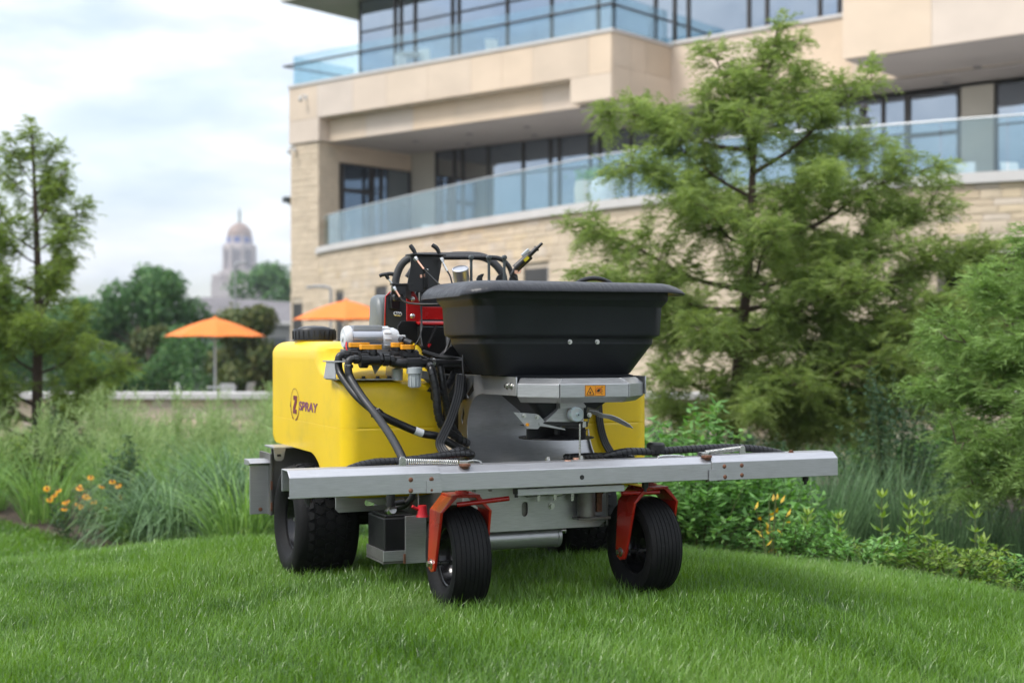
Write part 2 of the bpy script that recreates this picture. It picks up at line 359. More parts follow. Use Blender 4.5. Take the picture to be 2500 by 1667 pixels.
BANG = math.atan2(-.649, .761)
BLD = empty('office_building', (-7.8, 50, 0), BANG)
tag(BLD, 'pale limestone office building with cantilevered balconies and glass railings', 'building')
B3 = Matrix.Rotation(BANG, 4, 'Z'); B3.translation = (-7.8, 50, 0); B3I = B3.inverted()
# local frame of the building: x along the front to the right, y into the building
def bb(name, x0, x1, y0, y1, z0, z1, m, parent=None, bevel=0): return MB().box(x0,x1,y0,y1,z0,z1).build(name, K[m], parent or BLD, bevel=bevel)
bb('wall', .15, 34, 9, 16, -1.2, 13.5, 'inside')
bb('wall', 0, .3, 1.0, 16, -1.2, 7.95, 'mortar'); bb('wall', 0, .25, 3.4, 16, 9.9, 13.5, 'cream')
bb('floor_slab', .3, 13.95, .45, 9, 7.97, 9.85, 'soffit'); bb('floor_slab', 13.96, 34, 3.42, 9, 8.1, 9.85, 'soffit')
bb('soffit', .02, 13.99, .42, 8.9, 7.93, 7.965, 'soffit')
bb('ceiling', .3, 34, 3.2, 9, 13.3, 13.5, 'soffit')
bb('roof', -2.2, 34, 1.4, 17, 13.55, 13.95, 'coping')
for x, y in ((4,2.2),(6.5,2.2),(9,2.2),(11.6,2.2),(5,3.8),(8,3.8),(24,2),(26,2),(22.5,3.6),(25,3.6)):
    MB().cyl((x,y,7.93),(x,y,7.915),.11,n=16).build('downlight', K['charcoal'], BLD)
# upper balcony fascia of smooth panels
PANES = random.Random(3)
def panels(x0, x1, y, z0, z1, wmin=1.2, wmax=2.3, th=.06, axis='x', split=None):
    x = x0
    while x < x1-.05:
        w = PANES.uniform(wmin, wmax)
        if x1-(x+w) < .7: w = x1-x
        zs = [z0, z1] if split is None else [z0, split, z1]
        for a, b in zip(zs, zs[1:]):
            g = .004
            if axis == 'x': bb('fascia_panel', x+g, x+w-g, y-th, y, a+g, b-g, 'ashlar', bevel=.004)
            else: bb('fascia_panel', y-th, y, x+g, x+w-g, a+g, b-g, 'ashlar', bevel=.004)
        x += w
bb('fascia_core', .02, 13.98, 0.02, .42, 8.72, 9.88, 'mortar'); bb('fascia_core', .02, 1.54, .02, .42, 7.95, 8.72, 'mortar'); bb('fascia_core', 12.57, 13.98, .02, .42, 8.0, 8.72, 'mortar')
panels(0, 14.05, 0, 8.735, 9.9); panels(0, 1.56, 0, 7.94, 8.735, 1.5, 1.6); panels(12.55, 14.05, 0, 8.0, 8.735, 1.5, 1.6)
panels(1.56, 12.55, .44, 7.94, 8.735, 1.4, 2.4)
bb('fascia_return', 1.50, 1.56, 0, .40, 7.945, 8.73, 'ashlar')
panels(0, 3.02, 14.08, 8.0, 9.9, .55, .9, axis='y', split=8.95)
bb('coping', -.04, 14.12, -.10, .30, 9.905, 10.0, 'coping'); bb('coping', 13.85, 14.13, .31, 3.0, 9.905, 10.0, 'coping')
bb('balcony_floor', .05, 13.8, .31, 3.1, 9.86, 9.93, 'coping')
# second stretch set back, then the big box to the right
bb('fascia_core', 14.0, 34, 3.04, 3.4, 8.1, 9.95, 'mortar'); panels(14.06, 34, 3.02, 8.1, 9.98, 1.5, 2.5); bb('coping', 14.05, 21.2, 2.9, 3.3, 9.985, 10.09, 'coping')
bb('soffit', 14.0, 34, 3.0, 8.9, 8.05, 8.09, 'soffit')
bb('box_core', 21.4, 34, .06, 3.0, 8.2, 14, 'mortar'); panels(21.33, 34, 0, 8.15, 10.2, 1.8, 2.6); panels(21.33, 34, 0, 10.2, 12.2, 1.8, 2.6)
panels(0, 2.95, 21.39, 8.15, 10.2, 1.2, 1.8, axis='y')
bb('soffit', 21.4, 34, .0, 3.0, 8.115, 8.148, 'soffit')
# windows: frame with its panes
def window(x0, x1, y, z0, z1, trans=(), name='window', blind=None, axis='x', fw=.05):
    f = MB(); tr = [z0]+list(trans)+[z1]
    def bx(a, b, c, d, e, g): 
        if axis == 'x': f.box(a, b, y-c, y+d, e, g)
        else: f.box(y-d, y+c, a, b, e, g)
    bx(x0, x0+fw, .06, .06, z0, z1); bx(x1-fw, x1, .06, .06, z0, z1)
    for z in tr: bx(x0+fw, x1-fw, .058, .058, max(z0, z-fw/2), min(z1, z+fw/2))
    w = f.build(name, K['bronze'], BLD)
    for a, b in zip(tr, tr[1:]):
        q = (x0+fw, x1-fw, y-.006, y+.006, a+fw/2, b-fw/2) if axis == 'x' else (y-.006, y+.006, x0+fw, x1-fw, a+fw/2, b-fw/2)
        MB().box(*q).build('pane', K['winglass'], w)
    if blind:
        q = (x0+fw, x1-fw, y+.12, y+.13, blind, z1) if axis == 'x' else (y-.14, y-.13, x0+fw, x1-fw, blind, z1)
        MB().box(*q).build('blind', K['blind'], w)
    return w
lx = [2.7,3.62,4.02,5.25,6.85,8.05,8.45,9.75,10.15,11.4,13.0,14.2,14.6,15.9,17.5,18.7,19.1,20.2,20.9]
for i, (a, b) in enumerate(zip(lx, lx[1:])): window(a, b, 4.6, 4.15, 7.92, (6.82,), blind=(6.95 if b-a > .6 else None))
dr = window(20.9, 22.5, 4.6, 4.15, 7.92, (6.75,), 'balcony_door', fw=.12, blind=6.9)
MB().box(21.05,21.09,4.50,4.54,5.0,5.35).build('handle', K['zinc'], dr)
for a, b in ((23.45,24.9),(24.95,26.5),(26.55,28.2),(28.3,30)): window(a, b, 4.6, 4.15, 7.92, (6.82,), blind=7.3)
bb('column', 1.5, 2.66, 4.55, 5.2, 4.1, 7.93, 'cream'); bb('column', 22.52, 23.42, 4.5, 5.2, 4.1, 7.93, 'cream')
bb('interior_floor', .3, 34, 4.7, 9, 4.0, 4.1, 'inside')
# short wall with a door between the pier and the windows (faces right)
bb('door_head', 1.30, 1.48, .97, 4.55, 7.30, 7.93, 'ashlar')
dz = window(1.05, 2.55, 1.46, 4.12, 7.28, (6.35,), 'side_door', axis='y', fw=.14); MB().box(1.54,1.57,1.3,1.34,4.9,5.3).build('handle', K['zinc'], dz)
window(2.6, 3.0, 1.46, 4.12, 7.28, (6.35,), axis='y'); window(3.02, 4.5, 1.46, 4.12, 7.28, (6.0,), axis='y', blind=4.3)
# upper storey windows
ux = [.25,2.1,2.4,3.1,4.9,5.2,7.4,9.3,11.2,11.8,13.4,14.1,14.6,16.7,17.3,19.0,19.6,21.2]
for a, b in zip(ux, ux[1:]): window(a, b, 3.12, 9.93, 13.5, (12.35,))
for a, b in ((3.15,4.2),(4.2,6)): window(a, b, .26, 9.93, 13.5, (11.75,), axis='y')
# upper balcony glass railing
MB().tube([(-.35,-.02,10.72),(14.02,-.02,10.72),(14.02,3.05,10.72)],.035,8).build('handrail', K['bronze'], BLD, smooth=60)
MB().tube([(-.30,0,10.72),(-.02,3.1,10.72)],.035,8).build('handrail', K['bronze'], BLD, smooth=60)
x = .06
while x < 13.9:
    w = min(1.38, 13.98-x); bb('railing_pane', x, x+w-.02, .10, .115, 9.95, 11.05, 'railglass'); x += w
for y0, y1 in ((.14,1.1),(1.12,2.05),(2.07,3.0)):
    bb('railing_pane', 13.9, 13.915, y0, y1, 10.0, 11.05, 'railglass'); bb('railing_pane', .04, .055, y0, y1, 9.95, 11.05, 'railglass')

# ---- stone work: unit stones shared, each stone an object; the far or hidden ones joined
SR = random.Random(21)
stone_meshes = []
for k in range(8):
    mb = MB(); f = lambda: SR.uniform(-.04, .04); d = lambda: SR.uniform(.55, 1.0)
    # unit block: x,z in +-.5, front at y = -(proud)
    c = [(-.5,-.5),(.5,-.5),(.5,.5),(-.5,.5)]
    back = [Vector((a,.6,b)) for a, b in c]; edge = [Vector((a,-.0,b)) for a, b in c]
    fr = [Vector((a*.93+f()*.3,-d()*.8,b*.86+f()*.5)) for a, b in c]
    mid = Vector((SR.uniform(-.2,.2),-1.05,SR.uniform(-.15,.15)))
    mb.loft([back, edge, fr], True, False); o = len(mb.v); mb.v.append(tuple(mid)); mb.f += [(o-4,o-3,o),(o-3,o-2,o),(o-2,o-1,o),(o-1,o-4,o)]
    ob = mb.build('stone', K['rubble'], None); stone_meshes.append(ob.data); bpy.data.objects.remove(ob)
def lay(face, s0, s1, z0, z1, holes=()):
    """face(s) -> (point xy, outward xy); returns stone placements"""
    res = []; z = z0
    while z < z1-.08:
        h = SR.choice((.13,.16,.19,.19,.24)); h = min(h, z1-z) if z1-z-h > .1 else z1-z
        s = s0-SR.uniform(0, .3)
        while s < s1-.02:
            w = SR.uniform(.28, .75); a, b = max(s, s0), min(s+w, s1)
            if b-a > .06 and not any(a < q[1]-.02 and b > q[0]+.02 and z < q[3]-.02 and z+h > q[2]+.02 for q in holes):
                res.append(((a+b)/2, z+h/2, b-a-.008, h-.008, face))
            elif b-a > .06:
                for q in holes:
                    if z < q[3]-.02 and z+h > q[2]+.02:
                        if a < q[0]-.06 < b: res.append(((a+q[0])/2, z+h/2, q[0]-a-.012, h-.012, face))
                        if a < q[1]+.06 < b: res.append(((b+q[1])/2, z+h/2, b-q[1]-.012, h-.012, face))
            s += w
        z += h
    return res
def place_stones(stones, parent, toworld, limit):
    def score(st):
        (p, nrm) = st[4](st[0]); w = toworld @ Vector((p[0], p[1], st[1]))
        px = w.x/w.y if w.y > 1 else 9; vis = abs(px) < .37 and not (.03 < px < .30 and st[1] < 4.3)
        return -(st[2]*st[3]/w.length**2)*(1 if vis else .001)
    stones = sorted(stones, key=score); rest = MB()
    for i, (s, z, w, h, face) in enumerate(stones):
        p, nrm = face(s); a = math.atan2(nrm[0], -nrm[1]); dp = SR.uniform(.006, .016); k = SR.randrange(8)
        if i < limit:
            o = bpy.data.objects.new('stone', stone_meshes[k]); COL.objects.link(o); o.parent = parent
            o.location = (p[0], p[1], z); o.rotation_euler = (0, 0, a); o.scale = (w, dp, h)
        else:
            ca, sa = math.cos(a), math.sin(a); me = stone_meshes[k]
            vs = [(p[0]+v.co.x*w*ca-v.co.y*dp*sa, p[1]+v.co.x*w*sa+v.co.y*dp*ca, z+v.co.z*h) for v in me.vertices]
            rest.add(vs, [tuple(q.vertices) for q in me.polygons])
    if rest.v: rest.build('stone_facing', K['rubble'], parent, kind='stuff')
# curved lower wall: plan in world metres
PATHW = [(-6.69,49.05),(-6.0,46.9),(-2.1,39.4),(.3,35.2),(2.2,32.3),(4.75,29.6),(7.4,28.1),(9.65,26.8),(13.5,24.9)]
pw = [B3I @ p for p in catmull([(x, y, 0) for x, y in PATHW], 10)]
PL = [0]
for a, b in zip(pw, pw[1:]): PL.append(PL[-1]+(b-a).length)
def at_path(s):
    s = max(0, min(PL[-1]-1e-4, s)); i = next(k for k in range(len(PL)-1) if PL[k+1] >= s)
    d = (pw[i+1]-pw[i]).normalized(); p = pw[i]+d*(s-PL[i]); return (p.x, p.y), (d.y, -d.x)
def px_s(px):     # path position seen at a given horizontal slope x/y
    best = min(range(len(PL)), key=lambda i: abs((lambda w: w.x/w.y-px)(B3 @ pw[i]))); return PL[best]
cw = MB(); off = lambda s, d, z: (lambda p, n: Vector((p[0]+n[0]*d, p[1]+n[1]*d, z)))(*at_path(s))
S_ALL = PL[-1]; ss = [S_ALL*i/70 for i in range(71)]
S_R = px_s((2150*1.063-1250)/3472)
def band(name, s0, s1, d0, d1, z0, z1, m, n=50, parent=None):
    sq = [s0+(s1-s0)*i/n for i in range(n+1)]
    return MB().loft([[off(s,d0,z0), off(s,d1,z0), off(s,d1,z1), off(s,d0,z1)] for s in sq]).build(name, K[m], parent or BLD, smooth=30)
curved = band('stone_wall', 0, S_R, -.05, -.6, -1.2, 4.0, 'mortar')
band('stone_wall_core', S_R, S_ALL, -.05, -.6, 2.72, 4.0, 'mortar', 24, curved)
band('recess_soffit', S_R-.1, S_ALL, -.02, -4, 2.66, 2.715, 'soffit', 24); band('recess_wall', S_R, S_ALL, -3.9, -4.1, -1.2, 2.66, 'brown', 24)
band('coping', 0, S_ALL, .10, -.45, 4.0, 4.2, 'coping', 70)
mbf = MB(); edge = [off(s,-.45,4.06) for s in ss]; m0 = [Vector((max(1.5, p.x), 4.55, 4.06)) for p in edge]
mbf.add([p for p in edge]+m0, [(i, i+1, 71+i+1, 71+i) for i in range(70)]); mbf.build('terrace_floor', K['coping'], BLD)
s = .15
while s < S_ALL-1.3:
    a, b = off(s,-.20,0), off(s+1.24,-.20,0); d = (b-a)
    MB().add([a+V(0,0,4.2), b+V(0,0,4.2), b+V(0,0,5.27), a+V(0,0,5.27)]+[q+V(d.y,-d.x,0)*-.01 for q in (a+V(0,0,4.2), b+V(0,0,4.2), b+V(0,0,5.27), a+V(0,0,5.27))],
             [(0,1,2,3),(7,6,5,4),(0,4,5,1),(1,5,6,2),(2,6,7,3),(3,7,4,0)]).build('railing_pane', K['railglass'], BLD)
    s += 1.27
MB().tube([off(S_ALL*i/60,-.205,5.28) for i in range(61)], .022, 8).build('railing_cap', K['railedge'], BLD, smooth=60)
# openings along the foot of the curved wall
wopen = []
for pxa, pxb, zt in ((765,783,2.6),(852,884,2.66),(1196,1262,2.78)):
    a, b = px_s((pxa*1.063-1250)/3472), px_s((pxb*1.063-1250)/3472); b = max(b, a+.7); wopen.append((a, b, -1.2, zt))
    band('doorway', a, b, -.02, -.04, -1.2, zt, 'inside', 2); band('door_jamb', b-.02, b+.0, .02, -.3, -1.2, zt, 'coping', 1)
stones = lay(at_path, 0, S_R, -1.2, 4.0, wopen)+lay(at_path, S_R, S_ALL, 2.74, 4.0)
pf = lambda s: ((s, .02), (0, -1)); pr = lambda s: ((1.46, s), (1, 0))
bb('pier', 0.02, 1.44, .04, 1.0, -1.2, 7.93, 'mortar', curved)
stones += lay(pf, 0, 1.46, -1.2, 7.93, [(.12,.62,-1.2,2.36)])+lay(pr, .02, .98, 4.1, 7.93)
bb('doorway', .12, .62, .03, .036, -1.2, 2.36, 'inside')
place_stones(stones, curved, B3, 300)

# small fittings on the building are things of their own
def dome_camera(loc, rz, label):
    r = empty('security_camera', loc, rz); tag(r, label, 'camera', 'security cameras on the building')
    MB().lathe([(0,.10),(.05,.10),(.06,.04),(.06,0),(.0,0)], (0,-.25,0),(0,0,1),16).build('camera_housing', K['camwhite'], r, smooth=40)
    MB().lathe([(.055,0),(.05,-.035),(.03,-.06),(0,-.068)], (0,-.25,0),(0,0,1),16).build('camera_dome', K['charcoal'], r, smooth=60)
    MB().tube(catmull([(0,0,.12),(0,-.12,.16),(0,-.25,.12)]),.025,8).box(-.06,.06,-.02,0,.04,.20).build('camera_arm', K['camwhite'], r, smooth=40)
p = B3 @ V(.9,-.062,9.38); dome_camera(p, BANG, 'white dome camera on the smooth fascia below the glass balcony')
p = B3 @ V(.3,-.07,7.62); dome_camera(p, BANG, 'white dome camera under the fascia on the stone pier')
r = empty('flood_light', B3 @ V(-.02,.1,5.95), BANG); tag(r, 'dark flood light bracketed to the outer edge of the stone pier', 'flood light')
MB().box(-.34,-.10,-.16,.08,-.02,.18).build('lamp_head', K['charcoal'], r, bevel=.02); MB().box(-.16,.02,-.03,.03,-.10,-.02).build('bracket', K['charcoal'], r)

# balcony furniture
def planter(u, label, plant):
    r = empty('planter', B3 @ V(*u, 4.08), 0); tag(r, label, 'planter', 'planters on the lower balcony')
    MB().lathe([(0,.05),(.22,.0),(.26,.1),(.34,.65),(.36,1.05),(.33,1.25),(.28,1.27),(.27,1.2),(0,1.2)], (0,0,0),(0,0,1),24).build('pot', K['camwhite'] if plant else K['cream'], r, smooth=50)
    n = 220; c = RNG.normal(0, .16, (n,3))*[1,1,.7]+[0,0,1.4]; d = RNG.normal(0,1,(n,3)); d /= np.linalg.norm(d,axis=1)[:,None]; sd_ = np.cross(d, RNG.normal(0,1,(n,3))); sd_ /= np.linalg.norm(sd_,axis=1)[:,None]
    v = np.stack([c, c+d*.05+sd_*.025, c+d*.12, c+d*.05-sd_*.025], 1).reshape(-1,3); f = np.arange(4*n).reshape(n,4)
    link('foliage', fastmesh('foliage', v, f, RNG.random(n)), LEAF_SHRUB, r)
def chair(u, rz, label, grp='balcony chairs'):
    r = empty('patio_chair', u, rz); tag(r, label, 'chair', grp)
    MB().box(-.22,.22,-.22,.22,.43,.46).build('seat', K['camwhite'], r, bevel=.01)
    MB().obox((0,.24,.66),(.21,0,0),(0,.012,0),(0,.04,.2)).build('backrest', K['camwhite'], r, bevel=.01)
    for sx in (-1,1):
        for sy in (-1,1): MB().cyl((sx*.21,sy*.21,0),(sx*.19,sy*.19,.43),.014,n=8).build('leg', K['camwhite'], r)
def table(u, label, cat='table', grp=None):
    r = empty('patio_table', u, 0); tag(r, label, cat, grp)
    MB().cyl((0,0,.71),(0,0,.74),.42,n=24).build('table_top', K['camwhite'], r); MB().cyl((0,0,.03),(0,0,.71),.035,n=12).build('post', K['camwhite'], r); MB().cyl((0,0,0),(0,0,.03),.25,n=20).build('foot', K['camwhite'], r)
# ================================================================== plants: leaf colours
def lin(*h): return [tuple((c/255)**2.2 for c in q) for q in h]
LEAF_LAWN = leafmat('lawn_blades', [(.017,.050,.008),(.054,.132,.017),(.115,.240,.030),(.18,.33,.055),(.33,.45,.18)], .42, .30, 1.4, .6)  # dark and pale ends put shaded gaps and highlights into blade colour, plus straw
LEAF_CYP = leafmat('cypress_needles', [(.13,.18,.045),(.20,.28,.08),(.28,.37,.12),(.37,.46,.18)], .6, .55, 1.6)
LEAF_WEEP = leafmat('weeping_cypress_needles', [(0.084,0.130,0.037),(0.156,0.253,0.070),(0.246,0.376,0.118),(0.350,0.505,0.185)], .52, .55, 1.6)
LEAF_CYPL = leafmat('cypress_needles_left', [(.11,.155,.035),(.17,.245,.06),(.24,.33,.09),(.32,.41,.13)], .6, .55, 1.6)
LEAF_DARK = leafmat('dark_tree_leaves', [(0.025,0.066,0.019),(0.053,0.135,0.042),(0.101,0.215,0.066),(0.179,0.313,0.101)], .25, .5, .5)
LEAF_BROWN = leafmat('bronze_tree_leaves', [(0.034,0.061,0.020),(0.073,0.113,0.032),(0.137,0.159,0.047),(0.210,0.199,0.066)], .25, .5, .6)
LEAF_SHRUB = leafmat('shrub_leaves', [(0.038,0.095,0.022),(0.095,0.226,0.046),(0.174,0.366,0.094),(0.297,0.487,0.167)], .35, .42, 2.2)
LEAF_DEEP = leafmat('deep_shrub_leaves', [(0.018,0.046,0.021),(0.039,0.088,0.042),(0.066,0.131,0.064),(0.105,0.176,0.088)], .25, .5, 2)
LEAF_YEL = leafmat('yellow_green_leaves', [(0.049,0.103,0.014),(0.117,0.218,0.035),(0.215,0.333,0.069),(0.332,0.413,0.092)], .38, .45, 4)
LEAF_GOLD = leafmat('golden_leaves', [(.30,.20,.01),(.55,.36,.02),(.65,.45,.05)], .3, .45, 4)
LEAF_TALL = leafmat('tall_grass_blades', [(0.057,0.123,0.032),(0.130,0.248,0.062),(0.241,0.404,0.108),(0.387,0.557,0.186)], .35, .5, 1.5)
LEAF_BLUE = leafmat('blue_grass_blades', [(0.038,0.084,0.038),(0.090,0.163,0.074),(0.170,0.290,0.131),(0.315,0.473,0.235)], .3, .45, 2.5)
LEAF_PALE = leafmat('pale_grass_plumes', [(0.128,0.212,0.063),(0.229,0.325,0.125),(0.343,0.455,0.197),(0.473,0.569,0.305)], .4, .7, 1.2)
PETAL = leafmat('orange_petals', [(.75,.27,.005),(.88,.40,.01),(.92,.52,.03)], .3, .5, 4)
K['bark'] = mat('grey_brown_bark', (.085, .062, .05), .9, 0, .3, 14, .8, 30, stretch=(2,2,.4))
K['barkred'] = mat('cypress_bark', (.075, .048, .036), .9, 0, .3, 12, .8, 30, stretch=(2,2,.4))
K['stem'] = mat('green_stem', (.08, .11, .03), .7)
def unit(a): return a/np.maximum(1e-9, np.linalg.norm(a, axis=1))[:, None]
def leaf_quads(C, D, Nn, Ln, Wd, bend=.12):
    S = unit(np.cross(D, Nn)); Nn = unit(np.cross(S, D)); L_ = Ln[:, None]; W_ = Wd[:, None]
    v = np.stack([C, C+D*L_*.42+S*W_*.5+Nn*L_*bend, C+D*L_, C+D*L_*.42-S*W_*.5+Nn*L_*bend], 1).reshape(-1, 3)
    return v, np.arange(len(v)).reshape(-1, 4)
def blades(B, A, lean, H_, W_, seg=3, droop=.6):
    """curved strips from base points B; A azimuth, lean angle, height, width"""
    n = len(B); d = np.stack([np.cos(A), np.sin(A), np.zeros(n)], 1); s = np.stack([-np.sin(A), np.cos(A), np.zeros(n)], 1)
    tw = RNG.uniform(-1, 1, n)[:, None]; s = unit(s+d*tw); vs = []; p = B.copy(); ang = lean.copy()
    for i in range(seg+1):
        w = W_*(1-(i/seg)**1.7)*.5+W_*.03
        vs += [p-s*w[:, None], p+s*w[:, None]]
        p = p+(d*np.sin(ang)[:, None]+np.array([0,0,1.])*np.cos(ang)[:, None])*(H_/seg)[:, None]
        ang = ang+droop/seg*(1+.6*i)
    v = np.stack(vs, 1).reshape(-1, 3); k = 2*(seg+1)
    q = np.array([[2*i, 2*i+1, 2*i+3, 2*i+2] for i in range(seg)]); f = (np.arange(n)[:, None, None]*k+q[None]).reshape(-1, 4)
    return v, f, np.repeat(np.arange(n), seg)

# ---- bald cypress: trunk, limbs, feathery sprays
def fronds(P, D, ln, k=6, wid=.009):
    """each spray: a drooping axis with k pairs of needles"""
    n = len(P); up = np.array([0,0,1.]); S = unit(np.cross(D, up+RNG.normal(0,.25,(n,3)))); vs = []; 
    for i in range(k):
        t = (i+.6)/k; c = P+D*(ln*t)[:, None]-up*(ln*.35*t*t)[:, None]
        for sg in (-1, 1):
            nd = unit(S*sg+D*.75+RNG.normal(0,.18,(n,3))-up*.15); l_ = ln*(.42*(1-.45*t))
            w = np.cross(nd, RNG.normal(0,1,(n,3))); w = unit(w)*wid*.5
            vs.append(np.stack([c-w, c+w, c+nd*l_[:, None]], 1))
    v = np.stack(vs, 1).reshape(-1, 3); return v, np.arange(len(v)).reshape(-1, 3), np.repeat(RNG.random(n), 2*k)
def cypress(name, label, base, trunk, limbs, dens, leaf, fl=(.10,.19), r0=.075, wid=.010, up=.25, thick=1.0):
    root = empty(name, base); tag(root, label, 'tree'); bx_, by_, bz_ = base
    T = catmull([V(*q) for q in trunk], 6); n = len(T)
    MB().tube(T, [r0*(1-.86*i/(n-1)) for i in range(n)], 10).build('trunk', K['barkred'], root, smooth=60)
    Ps, Ds = [], []; rr = random.Random(len(limbs)*7+int(r0*1000))
    mb = MB()
    for (zt, tip) in limbs:
        tz = [p.z for p in T]; i = min(range(n), key=lambda k: abs(tz[k]-zt)); st = T[i]; tip = V(*tip); L_ = (tip-st).length
        mid1 = st.lerp(tip, .35)+V(0,0,-.04*L_); mid2 = st.lerp(tip, .7)+V(rr.uniform(-.05,.05)*L_, rr.uniform(-.08,.08)*L_, up*.12*L_)
        c = catmull([st, mid1, mid2, tip], 7); m = len(c)
        mb.tube(c, [max(.004, r0*.36*min(1, L_/1.5)*(1-.9*j/(m-1))) for j in range(m)], 6, False)
        cl = [0]
        for a, b in zip(c, c[1:]): cl.append(cl[-1]+(b-a).length)
        # side shoots along the limb carry the sprays
        ns = max(5, int(L_*13*thick))
        for k in range(ns):
            t = .22+.78*(k+rr.random())/ns; s = t*cl[-1]; j = min(m-2, max(q for q in range(m) if cl[q] <= s)); d = (c[j+1]-c[j]).normalized(); p = c[j]+d*(s-cl[j])
            sl_ = L_*rr.uniform(.14,.30)*(1.15-.7*t)+.06
            rnd = V(rr.gauss(0,1), rr.gauss(0,1), rr.gauss(0,.55)).normalized(); sd_ = (d*.55+rnd*.9+V(0,0,.18)).normalized(); e = p+sd_*sl_
            mb.tube([p, p.lerp(e,.5)+V(0,0,.02), e], [.006,.004,.002], 4, False)
            nf = max(4, int(dens*(sl_+.1)))
            for q in range(nf):
                u = rr.random()**.7; pp = p.lerp(e, u)+V(rr.gauss(0,.035), rr.gauss(0,.035), rr.gauss(0,.03)); dd = sd_*.6+V(rr.gauss(0,.6), rr.gauss(0,.6), rr.gauss(0,.35)-.05); Ps.append(pp); Ds.append(dd)
    mb.build('limbs', K['barkred'], root, smooth=60)
    P = np.array(Ps); D = unit(np.array(Ds)); v, f, rd = fronds(P, D, RNG.uniform(*fl, len(P)), wid=wid)
    link('crown', fastmesh('crown', v, f, rd), leaf, root)
    return root
def rel(base, pts): return [(x-base[0], y-base[1], z-base[2]) for x, y, z in pts]
b1 = (2.0, 13.0, gz(2.0, 13.0))
lim = [(2.6,(.85,13.0,3.05)),(2.1,(.98,12.5,2.50)),(2.3,(1.3,12.8,2.85)),(1.5,(.62,13.2,1.98)),(1.2,(.72,12.4,1.5)),(.9,(.95,13.4,1.05)),(.5,(1.2,12.3,.62)),(2.7,(1.83,13.1,3.62)),(3.4,(2.44,13.0,3.80)),(3.3,(2.62,12.9,3.66)),(3.2,(2.28,13.1,3.62)),(3.0,(2.78,13.2,3.36)),(2.9,(2.06,12.8,3.35)),(2.5,(3.25,12.8,3.30)),(2.3,(3.45,13.4,2.8)),(1.9,(3.72,12.7,2.48)),(1.5,(3.98,13.2,2.2)),(1.1,(4.28,12.9,1.72)),(.9,(4.22,12.4,1.25)),(.6,(3.9,13.4,.85)),(.3,(3.4,12.3,.5)),(.4,(2.5,12.0,.55)),(.8,(1.6,12.0,1.05)),(1.0,(2.95,11.9,1.35)),(1.5,(2.2,11.9,1.85)),(1.8,(1.45,12.1,2.15)),(2.0,(2.75,12.1,2.4)),(2.5,(2.0,12.3,2.95)),(2.8,(2.7,12.5,3.0)),(1.0,(1.4,14.1,1.4)),(1.4,(3.2,14.2,1.9)),(.6,(2.6,14.3,1.1)),(1.9,(2.0,14.0,2.4)),(.2,(1.7,12.2,.25)),(.2,(2.9,12.4,.2)),(.3,(4.0,12.5,.55)),(.7,(3.6,12.2,1.0)),(1.3,(3.4,12.4,1.75)),(.3,(1.3,12.6,.3)),(.3,(3.8,12.6,.35)),(.5,(3.3,12.0,.75)),(.4,(2.0,11.8,.35)),(.6,(4.15,12.7,.95)),(.2,(3.2,12.9,.15)),(2.9,(1.75,12.9,3.2)),(3.1,(2.55,12.7,3.4))]
cypress('cypress_tree', 'broad feathery bald cypress standing in front of the building, right of the hopper', b1, rel(b1, [(2.0,13,b1[2]-.05),(2.05,13,.48),(2.16,13,1.6),(2.23,13,2.87),(2.42,13,3.7)]), [(z-b1[2], rel(b1,[t])[0]) for z, t in lim], 82, LEAF_CYP, fl=(.10,.20), wid=.011, thick=1.3)
b2 = (-5.34, 16.0, gz(-5.34, 16.0))
lim = [(2.8,(-5.4,16,3.34)),(2.7,(-5.62,15.9,3.15)),(2.6,(-5.2,16.1,3.12)),(2.5,(-5.75,16,2.85)),(2.3,(-5.0,15.9,2.85)),(2.0,(-4.78,16,2.45)),(1.9,(-5.95,15.8,2.5)),(1.7,(-4.85,15.6,2.15)),(1.8,(-5.7,15.5,2.2)),(1.5,(-6.3,16.1,2.1)),(1.4,(-4.95,15.6,1.75)),(1.2,(-6.4,15.7,1.75)),(1.0,(-5.7,15.3,1.6)),(1.0,(-6.6,16.2,1.4)),(.6,(-5.85,15.4,1.2)),(.8,(-4.75,15.8,1.25)),(.5,(-4.55,15.6,.95)),(.3,(-6.3,15.5,1.0)),(.3,(-4.35,15.9,.62)),(.1,(-5.9,15.2,.7)),(.0,(-4.5,15.6,.45)),(-.05,(-6.4,15.6,.55)),(-.05,(-4.45,15.5,.25)),(-.1,(-6.1,15.4,.35)),(2.2,(-5.35,16.5,2.7)),(1.2,(-5.3,16.7,1.9)),(.7,(-5.2,15.2,1.15))]
cypress('cypress_tree', 'slender open bald cypress rising from the tall grasses, far from the building', b2, rel(b2, [(-5.34,16,b2[2]-.05),(-5.34,16,.4),(-5.33,16,1.5),(-5.36,16,2.4),(-5.4,16,3.3)]), [(z-b2[2], rel(b2,[t])[0]) for z, t in lim], 78, LEAF_CYPL, fl=(.10,.19), r0=.075, wid=.012, thick=1.15)
b3 = (3.85, 9.3, gz(3.85, 9.3))
lim = [(.6,(2.75,9.0,.95)),(.4,(2.62,9.1,.62)),(.9,(2.95,9.2,1.3)),(1.0,(3.2,8.9,1.55)),(.2,(2.72,8.8,.30)),(.1,(2.85,8.9,.02)),(.8,(3.1,8.6,.9)),(.5,(3.05,8.5,.5)),(.2,(3.1,8.5,.12)),(1.2,(3.6,9.1,1.8)),(1.0,(3.45,8.7,1.35)),(.7,(3.4,8.5,.75)),(.3,(3.3,8.5,.3)),(.9,(4.6,9.2,1.4)),(.5,(4.7,9.0,.9)),(1.1,(4.2,9.8,1.7)),(.6,(2.85,9.6,.85)),(.9,(3.3,9.7,1.35))]
